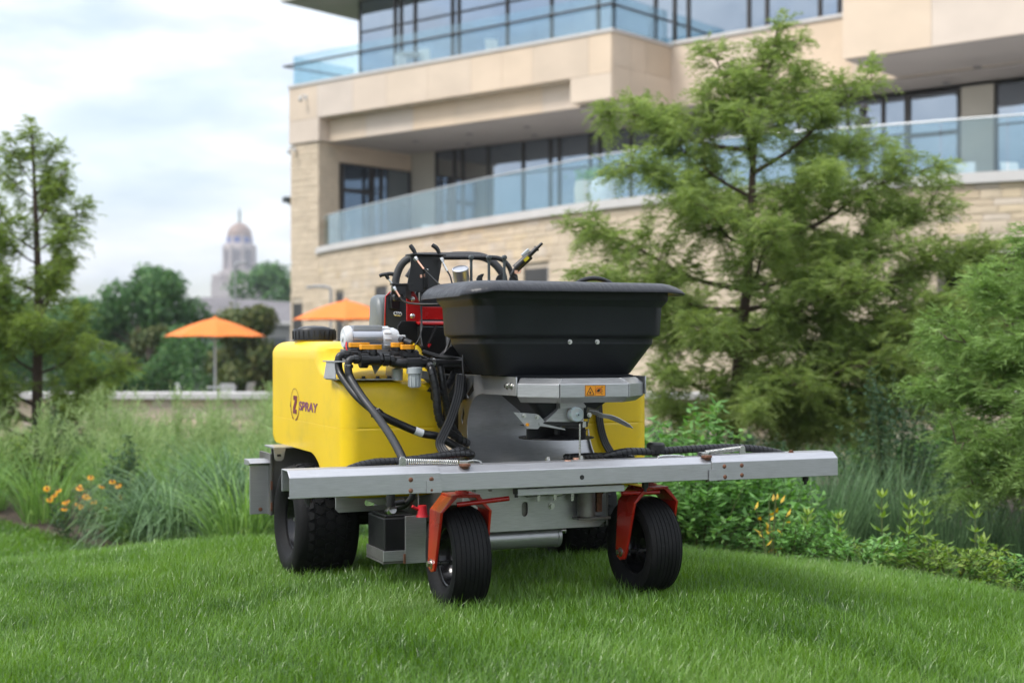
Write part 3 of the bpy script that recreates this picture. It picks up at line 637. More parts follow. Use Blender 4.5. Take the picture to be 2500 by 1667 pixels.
cypress('cypress_tree', 'low weeping bald cypress with drooping sprays beside the tall upright grasses', b3, rel(b3, [(3.85,9.3,b3[2]-.05),(3.85,9.3,.2),(3.84,9.3,1.0),(3.86,9.3,1.8)]), [(z-b3[2], rel(b3,[t])[0]) for z, t in lim], 100, LEAF_WEEP, fl=(.10,.18), r0=.05, wid=.009, thick=1.2)

# ---- broadleaf trees far behind the wall
def broadleaf(name, label, base, h, rx, rz, leaf, n, ls, seed, cz=None, lobes=16, group=None):
    r = random.Random(seed); root = empty(name, base); tag(root, label, 'tree', group); cz = cz or h-rz
    mb = MB(); mb.tube(catmull([(0,0,-.2),(.05,0,h*.25),(-.05,.05,h*.5),(0,0,h*.8)]), [.18*h/6*(1-i/22) for i in range(19)], 8)
    mb.build('trunk', K['bark'], root, smooth=60); mb = MB()
    rng = np.random.default_rng(seed); Cs = []; Ns = []
    for k in range(lobes):
        a = r.uniform(0, 2*math.pi); u = r.uniform(-.75, .95); q = math.sqrt(1-u*u)*r.uniform(.45,.8); c = np.array([math.cos(a)*q*rx, math.sin(a)*q*rx, cz+u*rz*.78]); s = r.uniform(.26,.42)*rx
        mb.tube([(0,0,max(h*.2,c[2]*.55)), (c[0]*.5,c[1]*.5,c[2]*.8), tuple(c)], [.06*h/6,.04*h/6,.012], 5, False)
        m = n//lobes; d = unit(rng.normal(0,1,(m,3))); rad = s*rng.uniform(.55,1.08,m)[:,None]
        Cs.append(c+d*rad*[1,1,.85]); Ns.append(unit(d+rng.normal(0,.5,(m,3))))
    mb.build('limbs', K['bark'], root, smooth=60)
    C = np.concatenate(Cs); Nn = np.concatenate(Ns); D = unit(np.cross(Nn, rng.normal(0,1,C.shape))+[0,0,-.35]); k = len(C)
    v, f = leaf_quads(C, D, Nn, rng.uniform(.8,1.25,k)*ls, rng.uniform(.5,.75,k)*ls); link('crown', fastmesh('crown', v, f, rng.random(k)), leaf, root)
gT = 'trees beyond the terrace'
broadleaf('shade_tree', 'dark rounded shade tree directly behind the free-standing orange umbrella', (-17.3,66,-1), 6.1, 3.0, 3.2, LEAF_DARK, 9000, .26, 1, group=gT)
broadleaf('shade_tree', 'dark leafy tree between the slender cypress and the rounded shade tree', (-20.6,70,-1), 4.4, 2.8, 2.6, LEAF_DARK, 6000, .26, 2, group=gT)
broadleaf('shade_tree', 'bronze tinged small tree between the orange umbrella and the building corner', (-9.9,54,-1), 3.5, 1.9, 2.1, LEAF_BROWN, 8000, .22, 3, group=gT)
broadleaf('shade_tree', 'small tree with golden green leaves half hidden by the orange umbrella canopy', (-15.3,60,-1), 3.3, 1.5, 2.0, LEAF_BROWN, 3500, .22, 4, group=gT)
broadleaf('shade_tree', 'distant tree crown beside the building corner above the grey roof', (-32.5,190,-2), 13.8, 6.2, 5.2, LEAF_DARK, 5000, .7, 5, group=gT)
broadleaf('shade_tree', 'large dark tree hidden behind the slender cypress trunk', (-24.8,66,-1), 5.0, 3.4, 3.0, LEAF_DARK, 6000, .28, 6, group=gT)
broadleaf('shade_tree', 'far dark tree screening the horizon left of the domed tower', (-52,150,-2), 9, 7, 4.5, LEAF_DARK, 4000, .7, 7, group=gT)
hedge_rng = np.random.default_rng(5); n = 16000
C = np.stack([hedge_rng.uniform(-34,-9,n), 56+hedge_rng.normal(0,.5,n), -1+hedge_rng.random(n)**.8*1.55], 1); C[:,2] = -1+(C[:,2]+1)*(1.15+.5*np.sin(C[:,0]*.9)+.35*np.sin(C[:,0]*2.3+1)); C[:,1] += .8*np.sin(C[:,0]*1.7); Nn = unit(hedge_rng.normal(0,1,(n,3))); D = unit(hedge_rng.normal(0,1,(n,3)))
v, f = leaf_quads(C, D, Nn, np.full(n,.2), np.full(n,.13)); o = link('shrub_border', fastmesh('shrub_border', v, f, hedge_rng.random(n)), LEAF_DARK); tag(o, 'uneven dark shrub border running along the back of the terrace', 'shrubs'); o['kind'] = 'stuff'

# ---- shrubs and bed plants
def shrub(name, label, base, rx, ry, h, leaf, n, ls, seed, cat='shrub', asp=.36, stems=40, group=None, upright=.35):
    """many leafy stems; leaves in pairs along the upper part of each"""
    r = random.Random(seed); rng = np.random.default_rng(seed); root = empty(name, base); tag(root, label, cat, group); mb = MB(); C = []; D = []
    per = max(4, n//stems)
    for k in range(stems):
        a = r.uniform(0, 2*math.pi); q = math.sqrt(r.random()); tx, ty = math.cos(a)*q*rx, math.sin(a)*q*ry; tz = h*(1-.55*q*q)*r.uniform(.72,1.05)
        s0 = V(tx*.25, ty*.25, 0); c = catmull([s0, V(tx*.6,ty*.6,tz*.55), V(tx,ty,tz)], 5); mb.tube(c, [.007*(1-.8*i/(len(c)-1)) for i in range(len(c))], 4, False)
        for i in range(per):
            t = .12+.88*(i/per)**.75; j = min(len(c)-2, int(t*(len(c)-1))); u = t*(len(c)-1)-j; p = c[j].lerp(c[j+1], min(1,u)); az = i*2.4+r.uniform(-.5,.5)
            C.append(p); D.append((math.cos(az), math.sin(az), upright+r.gauss(0,.35)-(.25 if t < .8 else 0)))
    mb.build('stems', K['stem'], root); C = np.array(C); D = unit(np.array(D)); k = len(C); C = C+rng.normal(0,.25*ls,(k,3))
    v, f = leaf_quads(C, D, unit(np.array([0,0,1.])+rng.normal(0,.4,(k,3))), rng.uniform(.7,1.2,k)*ls, rng.uniform(.8,1.2,k)*ls*asp, -.06)
    link('foliage', fastmesh('foliage', v, f, rng.random(k)), leaf, root); return root
def at(x, y): return (x, y, gz(x, y)+.01)
shrub('leafy_shrub', 'fresh light green leafy shrub right behind the yellow tank end', at(1.12,8.6), .62, .5, 1.0, LEAF_SHRUB, 5200, .075, 31, stems=90)
shrub('leafy_shrub', 'low green shrub filling the gap under the boom beside the caster wheel', at(1.05,7.9), .62, .35, .62, LEAF_SHRUB, 3200, .07, 32, stems=60)
shrub('leafy_shrub', 'dense mid green shrub below the boom wing tip', at(1.55,8.4), .42, .4, .66, LEAF_SHRUB, 2800, .065, 33, stems=55)
shrub('golden_plant', 'small plant with bright yellow leaves beside the caster wheel', at(1.34,7.35), .12, .1, .44, LEAF_GOLD, 26, .055, 34, 'plant', stems=6, upright=.9)
shrub('dark_shrub', 'dark blue green shrub with tiny leaves behind the upright grasses', at(2.85,10.6), .65, .55, 1.75, LEAF_DEEP, 7000, .05, 35, stems=110)
shrub('dark_shrub', 'dark green shrub in the shade under the broad cypress', at(2.1,10.9), .6, .5, 1.1, LEAF_DEEP, 4500, .055, 36, stems=80)
shrub('dark_shrub', 'shaded shrub between the broad cypress and the boom wing', at(1.5,11.2), .7, .5, 1.0, LEAF_DEEP, 4000, .06, 37, stems=80)
shrub('dark_shrub', 'dark shrub under the drooping cypress sprays', at(3.4,10.2), .6, .5, 1.0, LEAF_DEEP, 4000, .05, 38, stems=80)
for i, (x, y, w, h_) in enumerate(((1.75,7.2,.42,.34),(2.15,7.0,.45,.38),(2.6,6.9,.45,.40),(3.05,6.8,.45,.40),(2.45,6.55,.40,.26),(2.85,6.4,.42,.28),(1.45,7.35,.3,.36),(2.0,7.5,.4,.42),(3.2,7.3,.4,.46))):
    shrub('low_shrub', ('low yellow green shrub on the edge of the lawn mound' if i < 4 else 'short leafy shrub spilling over the lawn edge below the tall grasses'), at(x,y), w, w*.7, h_*.62, LEAF_YEL if i % 3 == 1 else LEAF_SHRUB, 1100, .045, 40+i, stems=34, group='low shrubs along the lawn edge')
# single upright stems with whorled pale leaves
def perennial(x, y, h_, seed, label):
    r = random.Random(seed); root = empty('pale_perennial', at(x,y)); tag(root, label, 'plant', 'pale perennials by the lawn edge')
    lean = V(r.uniform(-.06,.06), r.uniform(-.06,.06), 0); c = [V(0,0,0)+lean*(i/8)*h_*2+V(0,0,h_*i/8) for i in range(9)]; MB().tube(c, [.006*(1-.6*i/8) for i in range(9)], 6).build('stem', K['stem'], root)
    C = []; D = []; Ln = []
    for i in range(5):
        t = .36+.64*(i/4)**.8+r.uniform(-.03,.03)*(i < 4); p = lean*t*h_*2+V(0,0,h_*t); m = 4+(i == 4)*2
        for k in range(m):
            az = k*2*math.pi/m+i*.8+r.uniform(-.2,.2); C.append(p); D.append((math.cos(az), math.sin(az), .35+.9*t*t*r.uniform(.6,1))); Ln.append((.095-.035*t)*r.uniform(.7,1.2))
    C = np.array(C); D = unit(np.array(D)); Ln = np.array(Ln); v, f = leaf_quads(C, D, np.tile([0,0,1.],(len(C),1)), Ln, Ln*.34, -.08); rd = np.linspace(.2,1.0,len(C)); link('foliage', fastmesh('foliage', v, f, rd), LEAF_YEL, root)
for i, (x, y, h_) in enumerate(((1.70,7.35,.52),(1.90,7.3,.66),(2.02,7.4,.60),(2.10,7.25,.70),(2.35,7.2,.62),(2.42,7.3,.5),(2.83,7.1,.66),(2.9,7.2,.5),(1.55,7.5,.48),(1.98,7.15,.46))):
    perennial(x, y, h_*(.5+.05*(i*7 % 5)), 60+i, 'upright pale green perennial stem in front of the tall grasses')
# ornamental grasses
def tall_grass(name, label, x, y, h_, rad, n, leaf, seed, w=.009, droop=.9, lean=.35, plumes=0, group=None, seg=4):
    rng = np.random.default_rng(seed); root = empty(name, at(x,y)); tag(root, label, 'ornamental grass', group)
    A = rng.uniform(0, 2*np.pi, n); q = np.sqrt(rng.random(n))*rad*.35; Bp = np.stack([np.cos(A)*q, np.sin(A)*q, np.zeros(n)], 1); A2 = A+rng.normal(0,.6,n)
    v, f, idx = blades(Bp, A2, np.abs(rng.normal(0,lean,n))+.03, h_*rng.uniform(.6,1.08,n), rng.uniform(.6,1.2,n)*w, seg, droop)
    link('blades', fastmesh('blades', v, f, rng.random(n)[idx]), leaf, root)
    if plumes:
        m = plumes; A = rng.uniform(0,2*np.pi,m); ln = np.abs(rng.normal(0,lean*.9,m)); hh = h_*rng.uniform(.95,1.3,m); d = np.stack([np.cos(A)*np.sin(ln), np.sin(A)*np.sin(ln), np.cos(ln)], 1)
        t = rng.uniform(.62,1.0,(m,26)); P = (d[:,None,:]*(hh[:,None]*t)[:,:,None]).reshape(-1,3); k = len(P); dd = unit(np.repeat(d,26,0)*.9+rng.normal(0,.55,(k,3))); sp = rng.uniform(.03,.09,k)
        P2 = P+dd*sp[:,None]; s = unit(np.cross(dd, rng.normal(0,1,(k,3))))*.0035
        vv = np.stack([P-s*.3, P+s*.3, P2+s, P2-s], 1).reshape(-1,3); link('plumes', fastmesh('plumes', vv, np.arange(len(vv)).reshape(-1,4), rng.random(k)), LEAF_PALE, root)
gR = 'upright grasses in the right bed'
for i, (x, y, h_) in enumerate(((1.98,9.3,.92),(2.15,9.5,.98),(2.55,9.5,1.05),(2.80,9.3,.92),(3.12,9.4,.90),(3.35,9.2,.86),(2.36,9.8,.95))):
    tall_grass('switch_grass', 'stiff upright dark green grass clump behind the pale perennials', x, y, h_, .5, 330, LEAF_BLUE, 80+i, .009, .35, .14, group=gR)
gL = 'feathery grasses in the left bed'
LRr = random.Random(12); spots = []
while len(spots) < 60:
    Y = LRr.uniform(9.6, 20.2); X = LRr.uniform(-.375*Y-.2, -.145*Y+.5)
    if Y < float(bed_edge(X))+.35 or any((X-a)**2+(Y-b)**2 < .36 for a, b in spots) or (abs(X+2.5) < .5 and abs(Y-11) < .6): continue
    if abs(X+3.45) < .45 and Y < 11.9: continue
    if abs(X/Y+.334) < .030 and Y < 16: continue
    spots.append((X, Y))
spots += [(-4.75,12.75),(-5.1,13.2),(-4.0,12.2)]
for i, (X, Y) in enumerate(spots):
    tall_grass('feather_grass', 'pale feathery grass clump in the drift between wall and lawn', X, Y, (.78 if Y < 15.5 else .52)*LRr.uniform(.85,1.15), .6, 240, LEAF_TALL, 120+i, .010, 1.0, .36, plumes=42, group=gL)
tall_grass('fountain_grass', 'dark arching grass clump spilling over the dip behind the rear wheel', -2.6, 10.9, 1.05, .7, 620, LEAF_BLUE, 300, .012, 1.7, .5)
tall_grass('fountain_grass', 'blue green arching grass clump farther back against the feathery drift', -2.25, 11.4, 1.15, .6, 420, LEAF_BLUE, 301, .011, 1.2, .4)
tall_grass('fountain_grass', 'fresh green grass clump closest to the rear wheel guard', -1.9, 10.0, .95, .5, 380, LEAF_TALL, 302, .011, 1.1, .4)
tall_grass('fountain_grass', 'bright green grass clump beside the orange flowers', -3.0, 11.2, .6, .45, 300, LEAF_TALL, 303, .011, 1.3, .45)
tall_grass('fountain_grass', 'deep green grass tuft under the tank at the mound edge', -1.2, 9.6, .75, .5, 320, LEAF_BLUE, 304, .011, 1.2, .4)
tall_grass('fountain_grass', 'dark tuft beyond the dip between the wheels', -.3, 9.4, .7, .5, 320, LEAF_BLUE, 305, .011, 1.2, .4)
shrub('dark_shrub', 'very dark narrow shrub beside the orange flowers', at(-3.2,11.75), .22, .22, .8, LEAF_DEEP, 1600, .05, 310, stems=34)
shrub('leafy_shrub', 'bright green low shrub at the foot of the slender cypress', at(-4.75,13.9), .5, .4, .62, LEAF_YEL, 1800, .06, 311, stems=50)
shrub('dark_shrub', 'deep green bush beside the slender cypress trunk', at(-4.9,15.4), .55, .4, .85, LEAF_DEEP, 3000, .06, 312, stems=60)
shrub('leafy_shrub', 'green bush on the far side of the slender cypress trunk', at(-5.85,14.6), .55, .45, .8, LEAF_SHRUB, 3000, .07, 313, stems=60)
for i, (x, y, h_) in enumerate(((-4.2,20.6,.75),(-3.3,20.9,.7),(-2.6,20.7,.85),(-5.1,20.6,.8),(-3.0,19.8,.55),(-4.7,19.6,.6))):
    shrub('leafy_shrub', ('light leaved shrub' if i % 2 else 'dark leaved shrub')+' growing against the foot of the low stone wall', at(x,y), .55, .35, h_, LEAF_SHRUB if i % 2 else LEAF_DEEP, 2200, .08, 320+i, stems=50, group='shrubs along the low wall')
for i, (x, y, h_) in enumerate(((4.2,16.5,1.1),(5.2,17.2,1.2),(6.0,16.4,1.1),(3.3,17.5,1.0),(1.0,16.8,1.0),(2.0,17.8,1.05),(4.6,14.6,1.0),(.2,14.0,.8))):
    shrub('leafy_shrub', ('dark leaved shrub' if i % 2 else 'light leaved shrub')+' in the deep bed behind the broad cypress', at(x,y), .9, .6, h_, LEAF_DEEP if i % 2 else LEAF_SHRUB, 3000, .09, 330+i, stems=60, group='shrubs behind the broad cypress')
# orange flowers
fl_r = random.Random(9)
def coneflower(x, y, h_, heads, label, seed):
    root = empty('orange_flower', at(x,y)); tag(root, label, 'flowers', 'orange flowers in the left bed'); r = random.Random(seed); rng = np.random.default_rng(seed)
    C = []; D = []
    mb = MB()
    for k in range(heads):
        hx, hy, hz = r.uniform(-.15,.15), r.uniform(-.12,.12), h_*r.uniform(.62,1.05); mb.tube(catmull([(hx*.3,hy*.3,0),(hx*.8,hy*.8,hz*.6),(hx,hy,hz)],4), .004, 4, False)
        for q in range(10): t = r.random(); C.append((hx*(.3+.7*t), hy*(.3+.7*t), hz*t*.85)); D.append((r.gauss(0,1), r.gauss(0,1), .5))
        P = []; Dd = []
        tl = V(r.gauss(0,.4), -.6+r.gauss(0,.3), 1).normalized(); u = tl.orthogonal().normalized(); w = tl.cross(u)
        for i in range(9): a = 2*math.pi*i/9; d = u*math.cos(a)+w*math.sin(a)-tl*.15; P.append((hx,hy,hz)); Dd.append(tuple(d))
        P = np.array(P); Dd = unit(np.array(Dd)); v, f = leaf_quads(P, Dd, np.tile(np.array(tl),(9,1)), np.full(9,.032), np.full(9,.017), .02)
        fo = link('flower_head', fastmesh('flower_head', v, f, rng.random(9)), PETAL, root)
        MB().lathe([(0,.014),(.008,.010),(.010,0),(0,-.004)], V(hx,hy,hz), tl, 8).build('flower_eye', K['rust'], fo)
    mb.build('stems', K['stem'], root); C = np.array(C); D = unit(np.array(D)); k = len(C); v, f = leaf_quads(C, D, np.tile([0,0,1.],(k,1)), rng.uniform(.06,.10,k), rng.uniform(.02,.03,k)); link('foliage', fastmesh('foliage', v, f, rng.random(k)), LEAF_DEEP, root)
coneflower(-3.52,11.3,.40,9,'loose group of orange flowers at the edge of the lower lawn',1)
coneflower(-3.28,11.3,.50,7,'taller orange flowers in front of the very dark narrow shrub',2)
coneflower(-3.40,11.4,.34,5,'sparse orange flowers between the two taller orange groups',3)

# ================================================================== low stone wall
WALL = empty('garden_wall', (0, 22, 0)); tag(WALL, 'long low stone wall with pale coping between the garden and the terrace', 'wall')
MB().box(-16,9.4,.03,.26,-1.2,.07).build('wall_core', K['mortar'], WALL)
x = -16
while x < 9.3: MB().box(x+.004,min(9.4,x+1.5)-.004,-.07,.36,.072,.175).build('coping_slab', K['coping'], WALL, bevel=.008); x += 1.5
wf = lambda s: ((s, .03), (0, -1))
place_stones(lay(wf, -16, 9.4, -1.15, .07), WALL, Matrix.Translation((0,22,0)), 200)

# ================================================================== terrace and far things
K['canvas'] = mat('orange_canvas', (.80, .20, .03), .8, 0, .06, 4, .1, 60)
K['grey'] = mat('grey_metal', (.35, .36, .37), .5, .4, .05, 3)
K['pole'] = mat('silver_pole', (.62, .63, .64), .4, .5, .05, 3)
def umbrella(loc, label, rz):
    r = empty('patio_umbrella', loc, rz); tag(r, label, 'umbrella', 'orange umbrellas on the terrace'); n = 8; Rr = 1.36
    for k in range(n):
        a0, a1 = 2*math.pi*k/n, 2*math.pi*(k+1)/n; rows = []
        for j in range(7):
            t = j/6; rad = max(.02, Rr*t); z = 2.66-.50*t**1.15+.03*math.sin(t*math.pi); row = []
            for i in range(7):
                u = i/6; a = a0+(a1-a0)*u; sag = 1-.08*t*math.sin(u*math.pi); zz = z-.035*t*math.sin(u*math.pi)+.05*math.sin(u*math.pi)*(t > .99); row.append(Vector((math.cos(a)*rad*sag, math.sin(a)*rad*sag, zz)))
            rows.append(row)
        mb = MB(); vs = [p for row in rows for p in row]; mb.add(vs+[p+V(0,0,-.006) for p in vs], [(j*7+i,j*7+i+1,j*7+i+8,j*7+i+7) for j in range(6) for i in range(6)]+[(49+j*7+i+7,49+j*7+i+8,49+j*7+i+1,49+j*7+i) for j in range(6) for i in range(6)])
        mb.build('canopy_panel', K['canvas'], r, smooth=60)
        a = a0; MB().bar((math.cos(a)*.05,math.sin(a)*.05,2.60),(math.cos(a)*Rr*.98,math.sin(a)*Rr*.98,2.14),.02,.02).build('rib', K['pole'], r)
        MB().bar((math.cos(a)*.05,math.sin(a)*.05,2.05),(math.cos(a)*Rr*.5,math.sin(a)*Rr*.5,2.38),.014,.014).build('strut', K['pole'], r)
    MB().cyl((0,0,.05),(0,0,2.66),.03,n=14).build('pole', K['pole'], r, smooth=40); MB().lathe([(0,.09),(.06,.08),(.30,.05),(.32,0)],(0,0,0),(0,0,1),24).build('base', K['grey'], r, smooth=40)
    MB().lathe([(0,.06),(.03,.05),(.05,0)],(0,0,2.65),(0,0,1),14).build('finial', K['canvas'], r, smooth=50)
umbrella((-8.08,38.7,-1.02), 'orange patio umbrella standing free in front of the dark trees', .25)
umbrella((-4.20,36.0,-.62), 'orange patio umbrella in front of the stone building corner', .1)
MB().box(-6.4,-2.0,34.2,38,-.99,-.62).build('terrace_step', K['paving'], kind='structure')
table((-8.08,39.6,-.99), 'white round table behind the free-standing orange umbrella pole', grp=None)
for i, (x, y, rz) in enumerate(((-7.55,38.3,.6),(-7.5,39.6,-1.9),(-8.9,39.0,2.0))): chair((x,y,-.99), rz, ('white patio chair just beside the free-standing umbrella pole', 'white patio chair behind the round table under the free-standing umbrella', 'white patio chair on the cypress side of the free-standing umbrella')[i], 'chairs under the umbrella')
planter((15.6,-2.5), 'tall white pot with clipped plant behind the balcony glass', True); planter((14.9,-2.3), 'rounder pot with leafy plant behind the balcony glass', False)
for i, (u, rz) in enumerate((((5.6,1.3),.4),((6.5,1.5),2.6),((24.2,-2.0),.5),((25.6,-2.3),2.5),((26.6,-2.2),.2))): chair(B3 @ V(*u,4.07), rz, 'pale chair on the lower balcony at the stone pier end' if i < 2 else 'pale chair on the lower balcony in front of the cream column')
table(B3 @ V(24.9,-2.1,4.07), 'pale round table between chairs on the lower balcony'); table(B3 @ V(6.0,1.0,4.07), 'pale round table on the lower balcony near the stone pier')
for i, (u, rz) in enumerate((((4.2,1.4),.4),((5.2,1.6),2.6),((8.2,1.5),.3))): chair(B3 @ V(*u,9.94), rz, 'pale chair standing on the upper balcony behind the glass railing', 'upper balcony chairs')
table(B3 @ V(4.7,1.2,9.94), 'pale round table between chairs on the upper balcony')
# person on the balcony behind the railing: one continuous skinned body
def person(loc, rz):
    root = empty('person', loc, rz); tag(root, 'person with dark hair standing behind the lower balcony glass railing', 'person')
    me = bpy.data.meshes.new('body')
    J = {'pel':(0,0,.95,.135),'wa':(0,0,1.10,.125),'ch':(0,.01,1.32,.15),'sh':(0,0,1.45,.10),'nk':(0,0,1.52,.055),'hd':(0,-.02,1.62,.085),'tp':(0,-.01,1.72,.07),
         'sl':(.17,0,1.42,.07),'el':(.25,.02,1.16,.045),'wl':(.22,-.12,.95,.035),'hl':(.21,-.18,.90,.03),'sr':(-.17,0,1.42,.07),'er':(-.25,.02,1.16,.045),'wr':(-.22,-.12,.95,.035),'hr':(-.21,-.18,.90,.03),
         'tl':(.09,0,.86,.095),'kl':(.10,-.01,.48,.065),'al':(.10,.02,.09,.045),'fl':(.11,-.14,.04,.035),'tr':(-.09,0,.86,.095),'kr':(-.10,-.01,.48,.065),'ar':(-.10,.02,.09,.045),'fr':(-.11,-.14,.04,.035)}
    E_ = 'pel-wa wa-ch ch-sh sh-nk nk-hd hd-tp ch-sl sl-el el-wl wl-hl ch-sr sr-er er-wr wr-hr pel-tl tl-kl kl-al al-fl pel-tr tr-kr kr-ar ar-fr'.split(); ks = list(J)
    me.from_pydata([J[k][:3] for k in ks], [tuple(ks.index(q) for q in e.split('-')) for e in E_], []); me.update()
    o = link('body', me, mat('dark_clothing', (.03,.03,.035), .8), root); md = o.modifiers.new('skin', 'SKIN')
    sv = me.skin_vertices[0].data
    for i, k in enumerate(ks): sv[i].radius = (J[k][3],)*2
    sv[0].use_root = True; sb = o.modifiers.new('sub', 'SUBSURF'); sb.levels = 1; sb.render_levels = 2
    skin = mat('skin', (.42,.25,.18), .6)
    MB().lathe([(0,-.13),(.045,-.12),(.068,-.06),(.078,.0),(.074,.06),(.05,.10),(0,.115)],(0,-.025,1.635),(0,0,1),18).build('face', skin, root, smooth=180)
    MB().lathe([(.070,-.11),(.086,-.06),(.090,.0),(.086,.06),(.06,.105),(0,.125)],(0,.0,1.645),(0,.12,1),18).build('hair', K['ink'], root, smooth=180)
pp = [off(S_ALL*i/400,-.75,4.07) for i in range(401)]; pk = min(pp, key=lambda q: abs((lambda w: w.x/w.y-(1985*1.063-1250)/3472)(B3 @ q)))
person(B3 @ pk, BANG+2.6)
# street lamps
def lamp(loc, h_, arm, label, m='grey'):
    r = empty('street_lamp', loc); tag(r, label, 'street lamp'); MB().cyl((0,0,0),(0,0,h_),.05,.035,n=12).build('post', K[m], r, smooth=40)
    MB().tube(catmull([(0,0,h_-.3),(0,0,h_-.05),(arm*.12,0,h_+.05),(arm*.5,0,h_+.08),(arm,0,h_+.08)]),.045,8).build('arm', K[m], r, smooth=60); MB().box(min(arm,arm*1.3),max(arm,arm*1.3),-.12,.12,h_+.02,h_+.10).build('lamp_head', K[m], r, bevel=.02); MB().cyl((0,0,0),(0,0,.25),.16,n=12).build('foot', K[m], r)
lamp((-5.35,42,-1.0), 3.55, -.55, 'grey lamp post with short arm in front of the building corner')
lamp((-10.7,55,-1.0), 5.0, .4, 'pale thin lamp post behind the free-standing orange umbrella')
# grey roofed hall
K['shingle'] = mat('grey_shingles', (.15,.14,.145), .9, 0, .15, .6, .2, 4); K['stucco'] = mat('pale_wall', (.26,.25,.24), .85, 0, .08, .3)
HALL = empty('low_hall', (-27,140,-2)); tag(HALL, 'long low hall with grey shingled hip roof behind the trees', 'building')
MB().box(-12,14,0,16,0,4.9).build('wall', K['stucco'], HALL); MB().box(-12.6,14.6,-.6,16.6,4.9,5.2).build('gutter', K['coping'], HALL)
MB().add([(-12.5,-.5,5.2),(14.5,-.5,5.2),(14.5,16.5,5.2),(-12.5,16.5,5.2),(-5,8,7.9),(7,8,7.2)], [(0,1,5,4),(1,2,5),(2,3,4,5),(3,0,4)]).build('roof', K['shingle'], HALL)
for k in range(7): MB().box(-10+k*3.3,-8.4+k*3.3,-.05,.06,1.2,3.6).build('window', K['charcoal'], HALL)
# domed tower
K['tower'] = mat('tower_limestone', (.42,.36,.345), .9, 0, .08, .05); K['dome'] = mat('gilded_dome', (.27,.18,.14), .6, .1, .1, .1); K['tile'] = mat('blue_tile_band', (.10,.13,.34), .6); K['slit'] = mat('tower_window', (.15,.13,.15), .7); K['verdigris'] = mat('bronze_statue', (.20,.26,.24), .6)
TW = empty('domed_tower', (-182,950,-2)); TW.scale = (.9, .9, 1.02); tag(TW, 'tall limestone tower with gilded dome and statue far beyond the trees', 'tower')
def ngon(r_, z, n=8, rot=math.pi/8): return [Vector((math.cos(2*math.pi*k/n+rot)*r_, math.sin(2*math.pi*k/n+rot)*r_, z)) for k in range(n)]
MB().box(-17.5,17.5,-17.5,17.5,0,44).build('shaft', K['tower'], TW)
for sx in (-1,1):
    for sy in (-1,1): MB().box(sx*13.5-3.6,sx*13.5+3.6,sy*13.5-3.6,sy*13.5+3.6,44,48.5).build('corner_turret', K['tower'], TW, bevel=.6)
MB().box(-12.8,12.8,-12.8,12.8,44,50.5).build('setback', K['tower'], TW)
MB().loft([ngon(11.9,50.5), ngon(11.6,66.5), ngon(10.8,68.6), ngon(10.4,69)]).build('drum', K['tower'], TW)
for k in range(8):
    a = 2*math.pi*k/8; d = V(math.cos(a), math.sin(a), 0); w = V(-d.y, d.x, 0)
    for q in (-1.9, 0, 1.9): MB().obox(V(0,0,58.5)+d*10.85+w*q, d*.25, w*.62, (0,0,6.2)).build('tower_window', K['slit'], TW)
    MB().obox(V(0,0,71.2)+d*9.2, d*.25, w*2.3, (0,0,1.9)).build('tile_panel', K['tile'], TW)
    d2 = V(math.cos(a+math.pi/8), math.sin(a+math.pi/8), 0); MB().obox(V(0,0,59)+d2*11.5, d2*.9, V(-d2.y,d2.x,0)*1.1, (0,0,9)).build('drum_pier', K['tower'], TW)
MB().loft([ngon(10.1,69), ngon(9.7,73.5), ngon(9.5,74)]).build('tile_band', K['tower'], TW)
MB().lathe([(9.3,74),(9.1,75.5),(8.2,78),(6.4,80.4),(4.0,82),(1.6,82.8),(0,83)],(0,0,0),(0,0,1),32).build('dome', K['dome'], TW, smooth=60)
MB().lathe([(1.5,82.6),(1.1,84.5),(.9,85.5)],(0,0,0),(0,0,1),12).build('pedestal', K['verdigris'], TW, smooth=60)
MB().lathe([(.9,85.5),(1.15,87),(.9,88.8),(1.2,90),(.85,91),(.35,91.3),(.55,91.9),(.4,92.5),(0,92.7)],(0,0,0),(0,0,1),12).build('statue', K['verdigris'], TW, smooth=60)

# ================================================================== distant air
hz = MB().box(-900,700,-60,1150,-6,97).build('haze', None); hz['kind'] = 'stuff'; tag(hz, 'faint pale haze softening the far tower and trees', 'haze')
hm = bpy.data.materials.new('thin_haze'); hm.use_nodes = True; ht = hm.node_tree; ht.nodes.remove(ht.nodes['Principled BSDF'])
pv = ht.nodes.new('ShaderNodeVolumePrincipled'); pv.inputs['Color'].default_value = (.86,.90,.97,1); pv.inputs['Density'].default_value = .00034; pv.inputs['Anisotropy'].default_value = .2
ht.links.new(pv.outputs[0], ht.nodes['Material Output'].inputs['Volume']); hz.data.materials.append(hm)

